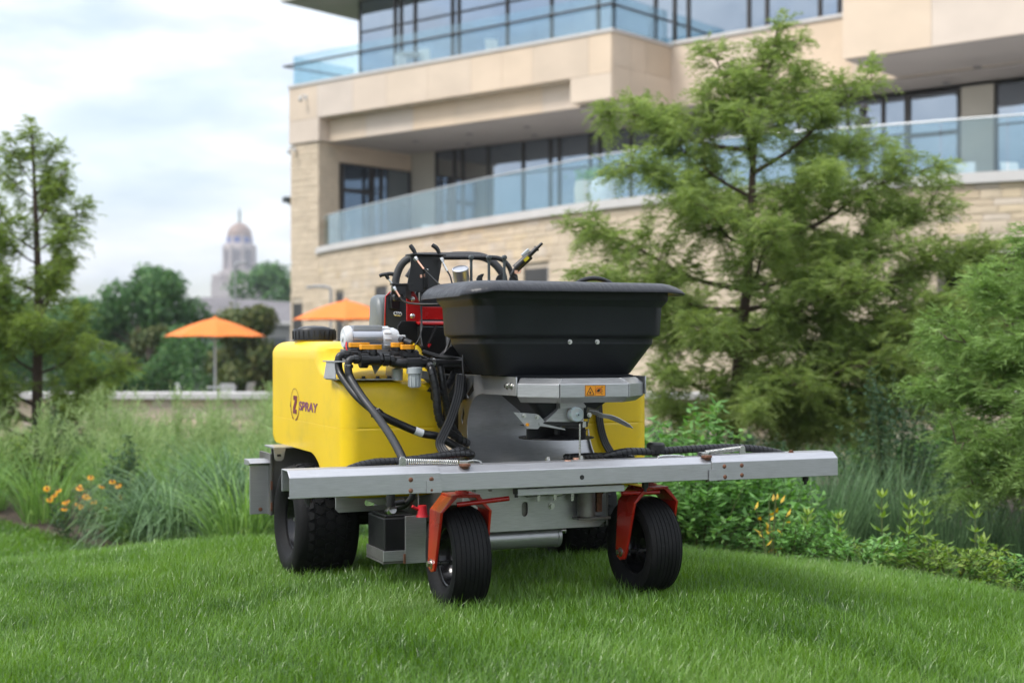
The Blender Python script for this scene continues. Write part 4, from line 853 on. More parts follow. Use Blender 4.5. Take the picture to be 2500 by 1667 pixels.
# ================================================================== lawn blades
def lawn(name, n, xs, ys, ln, wd, seed, keep=None, dens=None):
    rng = np.random.default_rng(seed); X = rng.uniform(*xs, n); Y = rng.uniform(*ys, n); ok = (np.abs(X) < .37*Y+.45)
    if keep is not None: ok &= keep(X, Y)
    if dens is not None: ok &= rng.random(n) < dens(Y)
    X, Y = X[ok], Y[ok]; m = len(X); Z = ground_z(X, Y)-.006
    sw = np.sin(1.3*X+.7*Y)+np.cos(2.1*Y-1.1*X)+.8*np.sin(5.1*X-3*Y); A = rng.uniform(0, 2*np.pi, m); A = np.where(rng.random(m) < .2, sw*1.1+rng.normal(0,.7,m), A)
    patch = .5+.25*np.sin(2.3*X+1.7*Y)+.25*np.sin(3.7*Y-2.2*X+1)
    H_ = rng.uniform(*ln, m)*(.86+.28*patch)*np.where(rng.random(m) < .05, 1.35, 1); lean = np.abs(rng.normal(.30,.36,m)); d = np.stack([np.cos(A), np.sin(A), 0*A], 1); s = unit(np.stack([-np.sin(A), np.cos(A), 0*A], 1)+d*rng.uniform(-1,1,m)[:,None])
    B = np.stack([X, Y, Z], 1); W = rng.uniform(.65,1.25,m)*wd; up = np.array([0,0,1.])
    p1 = B+(d*np.sin(lean)[:,None]+up*np.cos(lean)[:,None])*(H_*.55)[:,None]; l2 = lean+rng.uniform(.2,.9,m); p2 = p1+(d*np.sin(l2)[:,None]+up*np.cos(l2)[:,None])*(H_*.45)[:,None]
    v = np.stack([B-s*W[:,None]*.45, B+s*W[:,None]*.45, p1+s*W[:,None]*.42, p1-s*W[:,None]*.42, p2], 1).reshape(-1,3); o = np.arange(m)[:,None]*5
    f = np.concatenate([o+np.array([[0,1,2]]), o+np.array([[0,2,3]]), o+np.array([[3,2,4]])], 1).reshape(-1,3)
    fine = .5+.22*np.sin(9.1*X+4*np.sin(3*Y))+.2*np.sin(7.3*Y+3*np.sin(4.1*X+1))+.16*np.sin(17*X+13*Y)
    rd = np.clip(rng.random(m)*.62+.24*patch+.26*fine-.02+np.where(rng.random(m) < .03, .35, 0), 0, 1.2)
    ob = link(name, fastmesh(name, v, f, np.repeat(rd, 3)), LEAF_LAWN); ob['kind'] = 'stuff'; return ob
tag(lawn('lawn_grass', 680000, (-3.2,3.2), (2.9,7.6), (.030,.076), .0023, 1, keep=lambda x, y: y < bed_edge(x)+.12, dens=lambda y: np.clip(1.15-.10*(y-3), .55, 1)), 'fine mown grass blades covering the lawn mound', 'grass')
tag(lawn('lawn_grass', 170000, (-6.2,-.6), (7.3,14), (.05,.085), .0065, 2, keep=lambda x, y: (y < bed_edge(x)+.15)), 'soft lower lawn beyond the dip beside the orange flowers', 'grass')
# ================================================================== the machine
# local frame: x across the boom, y backwards, z up; its nose points at the camera and a little to the right
MROOT = empty('ride_on_sprayer', (.218, 4.906, 0), R(23))
tag(MROOT, 'yellow tanked ride-on sprayer with black hopper and steel boom, parked on the lawn', 'sprayer')
def part(mb, name, m, parent=None, **k): return mb.build(name, m, parent or MROOT, **k)
def bolt(p, d, r=.008, h=.006, parent=None, m='zinc', washer=True):
    d = Vector(d).normalized(); p = Vector(p); mb = MB()
    if washer: mb.cyl(p, p+d*h*.35, r*1.45, n=16)
    mb.cyl(p+d*h*.35, p+d*h*1.4, r, r*.94, n=6)
    return part(mb, 'bolt', K[m], parent, smooth=30)

# ---- boom
CP = [(0,.425),(0,.485),(.03,.506),(.10,.506),(.10,.44),(.096,.44),(.096,.502),(.0315,.502),(.004,.483),(.004,.429),(.02,.429),(.02,.425)]
def offs(pts, d): return [(y-(d if y < .05 else -d), z+(d if z > .46 else -d)) for y, z in pts]
yz = lambda a, b, t: Vector((t, a, b))
boom = part(MB().prism(CP, yz, -.497, .545), 'boom', K['boomsteel'], bevel=.002)
for x0, x1 in ((-1.005, -.495), (.543, 1.088)):
    w = part(MB().prism(offs(CP, .0035), yz, x0, x1), 'boom_wing', K['boomsteel'], boom, bevel=.002)
for x0, x1 in ((-.545, -.492), (.53, .56)):
    part(MB().box(x0, x1, -.0062, -.0038, .4225, .462), 'overlap_tab', K['boomsteel'], boom)
for x, z in ((-.599,.468),(-.527,.467),(-.599,.432),(-.527,.431),(.595,.472),(.668,.473),(.598,.434),(.669,.438)):
    part(MB().lathe([(0,.003),(.0045,.0028),(.0075,.0012),(.009,-.002)], (x,-.0035,z), (0,-1,0), 14), 'rivet', K['rust'], boom, smooth=60)
part(MB().cyl((.026,-.0005,.453),(.026,.004,.453),.0085), 'boom_hole', K['ink'], boom)
for x in (-.93, -.20, .30, .98):
    part(MB().cyl((x,.05,.40),(x,.05,.428),.011,.013).cyl((x,.05,.388),(x,.05,.40),.006), 'spray_nozzle', K['black'], boom, smooth=40)
for x in (-.36, -.30, .55, .60):
    bolt((x,.04,.425),(0,0,-1),.007,.008,boom,'darksteel')
# springs, lugs and pivots on top of the boom
def spring(p0, p1, r=.0085, wire=.0019, turns=26):
    p0, p1 = Vector(p0), Vector(p1); d = p1-p0; u = d.orthogonal().normalized(); w = d.normalized().cross(u)
    pts = [p0+d*(i/(turns*8))+(u*math.cos(i*math.pi/4)+w*math.sin(i*math.pi/4))*r for i in range(turns*8+1)]
    return part(MB().tube(pts, wire, 5), 'spring', K['zinc'], boom, smooth=180)
spring((-.602,.045,.525),(-.415,.045,.515)); spring((.545,.045,.519),(.69,.045,.531))
for x, z in ((-.614,.533),(.697,.534)):
    part(MB().prism([(-.014,.503),(.014,.503),(.011,z),(.006,z+.008),(-.006,z+.008),(-.011,z)], lambda a,b,t: Vector((x+a,t,b)), .036, .041), 'spring_lug', K['zinc'], boom, bevel=.001)
for x in (-.40, .535):
    part(MB().box(x-.015,x+.015,.028,.06,.505,.522), 'pivot_block', K['zinc'], boom, bevel=.002)
    part(MB().cyl((x,.02,.505),(x,.02,.496),.016,.011).cyl((x,.02,.505),(x,.02,.512),.02,.019), 'pivot_pin', K['rust'], boom, smooth=40)
part(MB().tube(catmull([(-.39,.04,.518),(-.36,.04,.521),(-.335,.045,.516),(-.325,.05,.506)]),.003,6), 'lock_clip', K['zinc'], boom, smooth=180)
part(MB().tube(catmull([(.35,.05,.509),(.38,.05,.513),(.43,.05,.512),(.46,.05,.508)]),.0035,6), 'lock_clip', K['zinc'], boom, smooth=180)
bolt((.91,.04,.509),(0,0,1),.008,.007,boom,'rust')
part(MB().cyl((.0,.06,.506),(0,.06,.509),.012), 'washer', K['copper'], boom)

def hose(pts, r, parent=None, wrap=0, name='hose', m='hose', k=8, n=12):
    c = catmull(pts, k); h = part(MB().tube(c, r, n), name, K[m], parent, smooth=60)
    if wrap:
        # split spiral sleeve: flat band wound round the hose
        Ls = [0]
        for a, b in zip(c, c[1:]): Ls.append(Ls[-1]+(b-a).length)
        tot = Ls[-1]; st = int(tot/.0022); vs = []; fs = []
        u = (c[1]-c[0]).orthogonal().normalized(); j = 0
        for i in range(st+1):
            s = tot*i/st
            while j < len(c)-2 and Ls[j+1] < s: j += 1
            t = (c[j+1]-c[j]).normalized(); p = c[j]+t*(s-Ls[j]); u = (u-t*u.dot(t)).normalized(); w = t.cross(u)
            a = 2*math.pi*s/wrap; d = u*math.cos(a)+w*math.sin(a); hw = wrap*.43
            o = len(vs); vs += [p+d*(r+.0005)-t*hw, p+d*(r+.0025)-t*hw*.96, p+d*(r+.0025)+t*hw*.96, p+d*(r+.0005)+t*hw]
            if i: fs += [(o-4+q, o-3+q, o+1+q, o+q) for q in range(3)]
        mb = MB(); mb.add(vs, fs); mb.build('spiral_wrap', K['black'], h, smooth=50)
    return h
hose([(-.80,.075,.49),(-.772,.10,.503),(-.694,.11,.519),(-.6,.115,.521),(-.495,.12,.529),(-.393,.12,.538),(-.335,.13,.535),(-.32,.19,.52),(-.33,.28,.49)], .0105, boom, .017)
hose([(.15,.25,.49),(.185,.14,.511),(.253,.11,.527),(.36,.11,.525),(.522,.11,.529),(.689,.11,.53),(.803,.105,.521),(.875,.09,.508),(.90,.07,.497)], .0115, boom, .019)
hose([(.10,.30,.50),(.17,.16,.512),(.24,.125,.509),(.30,.14,.50)], .009, boom, .017)
hose([(-.45,.14,.52),(-.40,.125,.547),(-.36,.14,.549),(-.335,.2,.53)], .008, boom, .016)
part(MB().cyl((.381,.12,.53),(.381,.12,.549),.0335).cyl((.381,.12,.549),(.381,.12,.556),.0335,.028), 'tank_drain_cap', K['black'], boom, smooth=35)
part(MB().cyl((.381,.12,.506),(.381,.12,.53),.014), 'cap_stem', K['black'], boom)

# ---- chassis
chassis = part(MB().box(-.29,.27,.31,1.62,.235,.40), 'chassis', K['darksteel'], bevel=.004)
fr = lambda a, b, c: Vector((a, .30+c, b))
key = [(-.06+.012*math.cos(R(a)), .33+.012*math.sin(R(a))) for a in range(0,181,30)]+[(-.06+.012*math.cos(R(a)), .30+.012*math.sin(R(a))) for a in range(180,361,30)]
front_plate = link('front_plate', curve_mesh('front_plate', [[(-.30,.255),(-.27,.238),(.24,.238),(.27,.26),(.27,.425),(-.30,.425)], key], fr, .006), K['steel'], chassis, bevel=.001)
bolt((.045,.296,.322),(0,-1,0),.009,.007,chassis)
part(MB().tube(catmull([(-.03,.28,.375),(.02,.275,.372),(.06,.27,.365),(.10,.27,.375),(.15,.265,.38)]),.006,8), 'linkage_rod', K['zinc'], chassis, smooth=180)
part(MB().bar((-.06,.285,.365),(.05,.28,.37),.012,.012), 'linkage_rod', K['darksteel'], chassis, bevel=.001)
for x, z0, z1 in ((-.02,.345,.38),(.045,.345,.38),(.115,.34,.41),(.235,.35,.41)):
    part(MB().box(x-.006,x+.006,.262,.27,z0,z1), 'linkage_tab', K['zinc'], chassis, bevel=.001)
part(MB().cyl((.165,.25,.285),(.165,.25,.425),.033,n=24), 'pivot_housing', K['darksteel'], chassis, smooth=40)
part(MB().box(.20,.222,.235,.26,.30,.40), 'rusty_stop', K['rust'], chassis, bevel=.002)
part(MB().box(.13,.26,.24,.30,.272,.28), 'housing_foot', K['darksteel'], chassis, bevel=.001)
part(MB().box(-.2,.21,.035,.075,.394,.418), 'mount_channel', K['boomsteel'], chassis, bevel=.002)
part(MB().box(-.10,-.04,.06,.30,.40,.42).box(.10,.16,.06,.30,.40,.42), 'mount_arm', K['darksteel'], chassis, bevel=.002)
tb = MB().lathe([(0,0),(.036,0),(.0395,.004),(.0395,.40),(.042,.402),(.042,.415),(.036,.418),(.03,.414),(0,.414)], (-.31,.37,.203),(1,0,0),28)
part(tb, 'cross_tube', K['steel'], chassis, smooth=40)
for x in (-.14, -.06): bolt((x,.345,.236),(0,-.4,1),.005,.005,chassis)
part(MB().cyl((.11,.36,.222),(.13,.36,.222),.012), 'tube_fitting', K['zinc'], chassis, smooth=40)
part(MB().prism([(.3,.24),(.3,.42),(.95,.42),(.95,.34),(.75,.24)], lambda a,b,t: Vector((t,a,b)), .272, .28), 'side_gusset', K['darksteel'], chassis, bevel=.002)
part(MB().box(-.26,.24,.9,1.5,.12,.235), 'transaxle', K['blackmetal'], chassis, bevel=.02)
part(MB().cyl((-.45,1.25,.20),(.45,1.25,.20),.035), 'rear_axle', K['blackmetal'], chassis, smooth=40)
# steel rail under the left tank
slot = [(-.47+.012*math.cos(R(a))*.8, .295+.012*math.sin(R(a))) for a in range(90,271,30)]+[(-.40+.012*math.cos(R(a))*.8, .295+.012*math.sin(R(a))) for a in range(-90,91,30)]
rail_pl = link('side_rail', curve_mesh('side_rail', [[(-.597,.335),(-.597,.275),(-.585,.262),(-.30,.262),(-.30,.335)], slot], lambda a,b,c: Vector((a,.90+c,b)), .006), K['steel'], chassis, bevel=.001)
part(MB().box(-.60,-.30,.90,1.02,.335,.343), 'rail_flange', K['steel'], chassis)
# battery in its tray
bt = part(MB().box(-.497,-.372,.60,.80,.125,.27), 'battery', K['black'], bevel=.006)
part(MB().box(-.488,-.381,.61,.79,.27,.279), 'battery_lid', K['black'], bt, bevel=.003)
part(MB().box(-.503,-.4975,.594,.80,.11,.15), 'tray_side', K['darksteel'], bt, bevel=.001)
part(MB().box(-.503,-.418,.588,.594,.11,.148), 'tray_front', K['steel'], bt, bevel=.001)
part(MB().box(-.418,-.335,.588,.594,.098,.275), 'tray_panel', K['steel'], bt, bevel=.001)
part(MB().box(-.503,-.335,.594,.80,.10,.108), 'tray_floor', K['darksteel'], bt, bevel=.001)
part(MB().box(-.425,-.418,.582,.588,.10,.135), 'rusty_strap', K['rust'], bt)
part(MB().lathe([(0,.03),(.016,.03),(.019,.0),(.024,-.012),(0,-.012)], (-.375,.52,.29),(0,0,1),16), 'terminal_boot', K['brightred'], bt, smooth=40)
part(MB().tube(catmull([(-.415,.52,.318),(-.395,.52,.308),(-.375,.52,.308)]),.006,8), 'cable_boot', K['brightred'], bt, smooth=180)
hose([(-.50,.55,.30),(-.49,.50,.318),(-.46,.47,.33),(-.44,.45,.36),(-.43,.44,.41)], .012, bt, name='drain_hose')
part(MB().cyl((-.505,.50,.305),(-.505,.47,.315),.014), 'hose_clamp', K['zinc'], bt, smooth=40)
part(MB().cyl((-.52,.45,.33),(-.52,.45,.40),.016).cyl((-.52,.45,.34),(-.47,.45,.345),.012), 'drain_fitting', K['black'], bt, smooth=40)
part(MB().tube([(-.383,.55,.40),(-.38,.55,.35),(-.381,.545,.315)],.0025,6), 'chain', K['darksteel'], bt)

# ---- casters
def tyre_front(mb):
    rad, hw = .178, .068; prof = [(.102,-.046),(.115,-.058),(.135,-.0665),(.152,-.0675),(.165,-.064)]
    ribs = 8; wv = .062*2/ribs
    for i in range(ribs):
        a = -.062+i*wv; cr = lambda x: rad-.9*x*x-6*max(0,abs(x)-.04)**1.6*.9
        prof += [(cr(a+.0012), a+.0012),(cr((a+wv/2)), a+wv/2),(cr(a+wv-.0014), a+wv-.0014)]
        if i < ribs-1: prof += [(cr(a+wv)-.0028, a+wv-.0007),(cr(a+wv)-.0028, a+wv+.0005)]
    prof += [(.165,.064),(.152,.0675),(.135,.0665),(.115,.058),(.102,.046),(.095,.0),(.102,-.046)]
    return mb.lathe(prof, (0,0,0), (1,0,0), 64)
def rim_mesh(mb, r, hw, bead=.012):
    p = [(r+.004,-hw),(r+.005,-hw+.004),(r-.004,-hw+.008),(r-.010,-hw+.03),(r-.022,-hw+.05),(r*.62,-hw+.058),(r*.55,-hw+.05),(r*.3,-hw+.052),(r*.26,-hw+.04),(0,-hw+.04)]
    mb.lathe(p, (0,0,0), (1,0,0), 40)
    return mb.lathe([(r+.004,hw),(r-.004,hw-.008),(r-.010,hw-.03),(r*.5,hw-.04),(0,hw-.04)], (0,0,0), (1,0,0), 40)
fork_protos = []
for sx in (-.365, .365):
    left = sx < 0
    f = empty('caster_fork'); f.parent = MROOT; f.location = (sx, .165, 0)
    f.rotation_euler = (0, 0, R(-1.5 if left else 2.0))
    for s in (-1, 1):
        # bent flat leg: shoulder then a plate slanting back to the axle
        xs = s*.088
        mb = MB()
        pl = [(-.075,.345),(.045,.345),(.055,.165),(.045,.138),(.02,.128),(-.01,.135),(-.022,.16)]
        mb.prism(pl, lambda a,b,t: Vector((t+s*(.345-b)*.02,a,b)), xs-.005, xs+.005)
        mb.prism([(xs*.98-s*.005,.343),(xs+s*.005,.343),(s*.052,.392),(s*.030,.392)], lambda a,b,t: Vector((a,t,b)), -.075, .045)
        part(mb, 'fork_leg', K['fork'], f, bevel=.0025)
        bolt((xs+s*.007,.015,.158),(s,0,0),.0115,.012,f)
    part(MB().box(-.052,.052,-.073,.043,.389,.399), 'fork_crown', K['fork'], f, bevel=.003)
    part(MB().cyl((0,-.03,.399),(0,-.03,.432),.016,n=18).cyl((0,-.03,.40),(0,-.03,.408),.024,n=18), 'swivel_post', K['fork'], f, smooth=40)
    ly = -.06
    if left: part(MB().tube([(-.03,ly,.366),(.05,ly-.01,.373),(.155,ly-.015,.382)],.0085,10), 'lock_bar', K['red'], f, smooth=60)
    else: part(MB().tube([(.02,ly,.378),(-.06,ly,.379),(-.135,ly,.381)],.0085,10), 'lock_bar', K['red'], f, smooth=60)
    part(MB().cyl((-.098,.015,.158),(.098,.015,.158),.008), 'axle', K['zinc'], f, smooth=40)
    wh = empty('caster_wheel'); wh.parent = f; wh.location = (0, .015, .178)
    if left:
        ty = tyre_front(MB()).build('tyre', K['rubber'], None, smooth=38); rm = rim_mesh(MB(), .10, .044).build('rim', K['rim'], None, smooth=40)
        TYM, RMM = ty.data, rm.data
        ty.parent = wh; rm.parent = wh
    else:
        link('tyre', TYM, None, wh); link('rim', RMM, None, wh)

# ---- rear wheels: moulded tread of hexagonal lugs
def tyre_rear():
    rad, hw = .232, .130
    prof = [(.118,-.098),(.135,-.118),(.165,-.1295),(.19,-.1285),(.208,-.122),(.219,-.112),(.223,-.09),(.226,0),(.223,.09),(.219,.112),(.208,.122),(.19,.1285),(.165,.1295),(.135,.118),(.118,.098),(.11,0),(.118,-.098)]
    return MB().lathe(prof, (0,0,0), (1,0,0), 64)
def tread_rear():
    mb = MB(); cr = lambda x: .2255-.35*x*x-.9*max(0, abs(x)-.085)
    def P(x, a, h): r = cr(x)+h; return Vector((x, r*math.cos(a), r*math.sin(a)))
    n = 34
    for row in range(5):
        x0 = (row-2)*.041
        for i in range(n):
            a = 2*math.pi*(i+.5*(row % 2))/n; da = math.pi/n*.80
            hexa = [(-.0185,-.62),(-.0185,.62),(0,1.2),(.0185,.62),(.0185,-.62),(0,-1.2)]
            if row in (0, 4): hexa = [(-.0165,-.8),(-.0185,.7),(-.003,1.05),(.0165,.7),(.0175,-.7),(.002,-1.1)]
            b = [P(x0+dx, a+da*q, -.004) for dx, q in hexa]; t = [P(x0+dx*.90, a+da*q*.91, .0062) for dx, q in hexa]
            mb.loft([b, t], False, True)
    for s in (-1, 1):
        for i in range(n):
            a = 2*math.pi*(i+.25)/n; da = math.pi/n*.74
            q = [(.094,-1.0),(.112,-.75),(.1265,-.9),(.1265,.35),(.112,.9),(.094,.75)]
            lo = [P(s*x, a+da*k, -.006-(.012 if x > .12 else 0)) for x, k in q]; hi = [P(s*(x*.995), a+da*k*.86, .0055-(.010 if x > .12 else 0)) for x, k in q]
            mb.loft([lo, hi], False, True)
    return mb
rear = None
for sx in (-.58, .58):
    w = empty('rear_wheel'); w.parent = MROOT; w.location = (sx, 1.25, .196)
    if rear is None:
        ty = tyre_rear().build('tyre', K['rubber'], w, smooth=50); tr = tread_rear().build('tread', K['rubber'], ty, smooth=25)
        rm = rim_mesh(MB(), .118, .098).build('rim', K['rim'], w, smooth=40)
        for k in range(5):
            a = 2*math.pi*k/5; part(MB().cyl((-.07,.035*math.cos(a),.035*math.sin(a)),(-.082,.035*math.cos(a),.035*math.sin(a)),.009,n=6), 'wheel_nut', K['zinc'], rm)
        rear = (ty.data, tr.data, rm.data)
    else:
        a = link('tyre', rear[0], None, w); link('tread', rear[1], None, a); b = link('rim', rear[2], None, w); b.rotation_euler = (0,0,math.pi)

# ---- rear corner panels
fen = part(MB().box(-.70,-.42,1.52,1.53,.19,.478), 'rear_guard', K['darksteel'], bevel=.002)
part(MB().box(-.79,-.705,1.53,1.536,.195,.40), 'guard_panel', K['boomsteel'], fen, bevel=.001)
part(MB().prism([(1.50,.412),(1.54,.424),(1.62,.424),(1.62,.40),(1.54,.40)], lambda a,b,t: Vector((t,a,b)), -.795,-.705), 'guard_lip', K['boomsteel'], fen, bevel=.002)
part(MB().box(-.71,-.70,1.50,1.70,.19,.45), 'guard_edge', K['darksteel'], fen, bevel=.001)
part(MB().box(-.72,-.45,1.40,1.56,.478,.486), 'guard_top', K['boomsteel'], fen, bevel=.002)
part(MB().prism([(-.722,.484),(-.668,.484),(-.678,.435),(-.688,.428),(-.708,.428),(-.716,.436)], lambda a,b,t: Vector((a,t,b)), 1.395, 1.40), 'hook_plate', K['boomsteel'], fen, bevel=.001)
part(MB().box(-.706,-.69,1.392,1.396,.446,.456), 'hook_slot', K['ink'], fen)
for z in (.21,.30): part(MB().box(-.709,-.701,1.494,1.50,z,z+.035), 'rust_weld', K['rust'], fen)
bolt((-.745,1.529,.215),(0,-1,0),.006,.004,fen,'rust')

# ---- tanks
def make_tank(s):
    rings = []
    def ring(z, yf, yb, inx=0, rf=.06, infy=0, inby=0, fo=0):
        x0, x1 = -.64+inx+fo, -.235-inx
        a = rrect(x0, x1, yf+infy, yb-inby, (rf, .05, .05, .06), z, 8); a = dense(a, 8)
        return [Vector((p.x*s, p.y, p.z)) for p in (a if s > 0 else reversed(a))]
    lv = [(.335,.70,.92,.05),(.345,.665,.96,.02),(.37,.645,.985,.004),(.40,.64,1.0,0),(.43,.64,1.02,0),(.45,.64,1.045,0),(.468,.64,1.085,0),(.478,.64,1.12,0),(.4835,.64,1.16,0)]
    for z, yf, yb, i in lv: rings.append(ring(z, yf, yb, i))
    rings.append(ring(.486,.64,1.74,.0,inby=0)); rings.append(ring(.495,.64,1.775,0)); rings.append(ring(.515,.64,1.792,0))
    for z in (.52,.56,.590,.5985): rings.append(ring(z,.64,1.80,0))
    rings.append(ring(.5995,.6408,1.7992,.0009)); rings.append(ring(.6005,.64,1.80,0))
    for z in (.608,.64,.67,.70,.735): rings.append(ring(z,.64,1.80,0,.06))
    # shoulder: the front shelf curls over and runs back to the filler tower
    for z, yf, rf in ((.752,.644,.065),(.764,.654,.07),(.772,.672,.08),(.777,.70,.09),(.782,.74,.11),(.792,.785,.13),(.806,.815,.15),(.825,.84,.17),(.85,.86,.18),(.88,.87,.18)):
        rings.append(ring(z, yf, 1.80, .0, rf))
    for z, i in ((.896,.006),(.907,.014),(.915,.024),(.921,.038),(.924,.055)): rings.append(ring(z,.87+i,1.80-i,i,.16))
    t = part(MB().loft(rings), 'tank', K['yellow'], smooth=40)
    return t
tankL = make_tank(1); tankR = make_tank(-1)
for t, s in ((tankL, 1), (tankR, -1)):
    cx, cy = -.53*s, 1.46
    part(MB().lathe([(.085,.915),(.081,.925),(.080,.95),(0,.95)], (cx,cy,0),(0,0,1),40), 'filler_neck', K['yellow'], t, smooth=40)
    cap = MB().lathe([(.079,.932),(.090,.932),(.0905,.972),(.087,.978),(.068,.979),(.064,.984),(.04,.990),(0,.992)], (cx,cy,0),(0,0,1),48)
    c = part(cap, 'tank_cap', K['black'], t, smooth=35)
    mb = MB()
    for k in range(24):
        a = 2*math.pi*k/24; d = V(math.cos(a), math.sin(a), 0); mb.obox(V(cx,cy,.952)+d*.0905, d*.002, V(-d.y,d.x,0)*.0022, (0,0,.017))
    part(mb, 'grip_ribs', K['black'], c)
    part(MB().cyl((cx,cy,.9305),(cx,cy,.934),.0925,n=40), 'cap_flange', K['black'], c, smooth=40)
# printed mark on the left tank: ring with arrow, Z, and the word beside it
side = lambda a, b, c: Vector((-.6415-c, 1.352-a, .663+b))
mb = MB(); ro = .071
ringpts = [R(a) for a in range(-80, 252, 6)]
for i, (a, b) in enumerate(zip(ringpts, ringpts[1:])):
    th = .0048+.004*math.sin((a+b)/2+math.pi)*.6
    q = [(ro, a), (ro, b), (ro-max(.002,th), b), (ro-max(.002,th), a)]
    mb.add([side(r*math.cos(t), r*math.sin(t)*.95, .0006) for r, t in q], [(0,1,2,3)])
mb.add([side(-.071-.009,-.012,.0006), side(-.071+.007,-.012,.0006), side(-.0715,.010,.0006)], [(0,1,2)])
part(mb, 'printed_ring', K['maroon'], tankL)
Zp = [(-.030,.037),(.030,.037),(.026,.012),(-.004,-.020),(.024,-.020),(.022,-.037),(-.036,-.037),(-.033,-.013),(-.002,.018),(-.028,.018)]
link('printed_letter', curve_mesh('printed_letter', [[(a+.004, b) for a, b in Zp]], side, .001), K['maroon'], tankL)
mw = text_mesh('printed_word', 'SPRAY', .053, lambda x,y,z: side(.064+x*1.85, -.0185+y*.95, z), shear=.12, space=1.0, off=.0014)
link('printed_word', mw, K['plum'], tankL)

# ---- spreader cage
cage = empty('spreader_cage'); cage.parent = MROOT
pl = [(.165,.797),(.735,.797),(.735,.44),(.52,.44),(.575,.470),(.607,.505),(.632,.545),(.642,.585),(.637,.625),(.619,.663),(.594,.69),(.562,.711),(.525,.723),(.49,.728),(.165,.731)]
sl1 = [(.578,.768),(.650,.722),(.633,.706),(.572,.738)]
sl2 = [(.682,.684),(.705,.625),(.69,.602),(.671,.647)]
sl3 = [(.709,.568),(.703,.50),(.678,.503),(.684,.565)]
for x in (-.149, .364):
    o = link('side_plate', curve_mesh('side_plate', [pl, sl1, sl2, sl3], lambda a,b,c: Vector((x+c,a,b)), .005), K['steel'], cage, bevel=.0012)
for y in (.205,.245): bolt((-.1515,y,.764),(-1,0,0),.008,.007,cage)
# rolled back sheet following the cut-out of the side plates
prof = catmull([(0,.40,.742),(0,.49,.735),(0,.565,.718),(0,.625,.668),(0,.650,.60),(0,.640,.535),(0,.60,.478),(0,.52,.434)], 6)
mb = MB(); n = len(prof); pr2 = [V(0,p.y+.004,p.z+.002) for p in prof]
mb.loft([[V(x,q.y,q.z) for q in prof]+[V(x,q.y,q.z) for q in reversed(pr2)] for x in (-.1455,.05,.20,.361)])
part(mb, 'deflector_drum', K['steel'], cage, smooth=60)
part(MB().box(-.145,.36,.105,.66,.428,.434), 'deck_plate', K['steel'], cage)
# faceted front guard
CS = [(-.048,.793),(-.03,.793),(0,.773),(0,.727),(-.03,.707),(-.045,.707),(-.045,.711),(-.031,.711),(-.004,.7285),(-.004,.7715),(-.031,.789),(-.048,.789)]
def guard(p, q, name='guard_panel'):
    p, q = Vector((*p,0)), Vector((*q,0)); d = (q-p).normalized(); nrm = Vector((d.y,-d.x,0))
    e0, e1 = p+d*.0025, q-d*.0025
    def ring(o, c): return [o+nrm*a+Vector((0,0,b)) for a, b in CS]
    return part(MB().loft([ring(e0,0), ring(e1,0)]), name, K['steel'], cage, bevel=.0018)
guard((-.149,.166),(-.035,.05)); gC = guard((-.035,.05),(.236,.05)); guard((.236,.05),(.364,.18))
lab = lambda a, b, c: Vector((a, .0492-c, b))
wl = part(MB().box(.062,.141,.0485,.0498,.7305,.7695), 'warning_label', K['labelorange'], cage)
def flat(name, polys, m, c=.0012): return link(name, curve_mesh(name, polys, lambda a,b,d: lab(a,b,c+d), .0004), K[m], wl)
def rect(x0,x1,z0,z1): return [(x0,z0),(x1,z0),(x1,z1),(x0,z1)]
def circ(cx, cz, r, n=20): return [(cx+r*math.cos(2*math.pi*i/n), cz+r*math.sin(2*math.pi*i/n)) for i in range(n)]
flat('label_border', [rect(.062,.141,.7305,.7695), rect(.0632,.1398,.7317,.7683)], 'ink')
flat('label_divider', [rect(.1012,.1017,.733,.767)], 'ink')
flat('warning_triangle', [[(.066,.735),(.098,.735),(.082,.764)], [(.0695,.737),(.0945,.737),(.082,.7595)]], 'ink')
flat('warning_symbol', [[(.0815+.006*math.cos(R(a))*(1 if i%2 else .35), .7435+.006*math.sin(R(a))*(1 if i%2 else .35)) for i, a in enumerate(range(0,360,30))]], 'ink')
flat('prohibition_ring', [circ(.1135,.7505,.0105), circ(.1135,.7505,.0090)], 'inkred')
flat('hand_symbol', [[(.1065,.748),(.111,.755),(.117,.7565),(.1205,.753),(.118,.7465),(.112,.7445)]], 'ink', .0014)
flat('rotation_arrow', [[(.128+.0055*math.cos(R(a)), .758+.0055*math.sin(R(a))) for a in range(40,300,20)]+[(.128+.0042*math.cos(R(a)), .758+.0042*math.sin(R(a))) for a in range(300,40,-20)]], 'ink')
flat('rotation_arrow', [[(.128+.0055*math.cos(R(a)), .743+.0055*math.sin(R(a))) for a in range(40,300,20)]+[(.128+.0042*math.cos(R(a)), .743+.0042*math.sin(R(a))) for a in range(300,40,-20)]], 'ink')

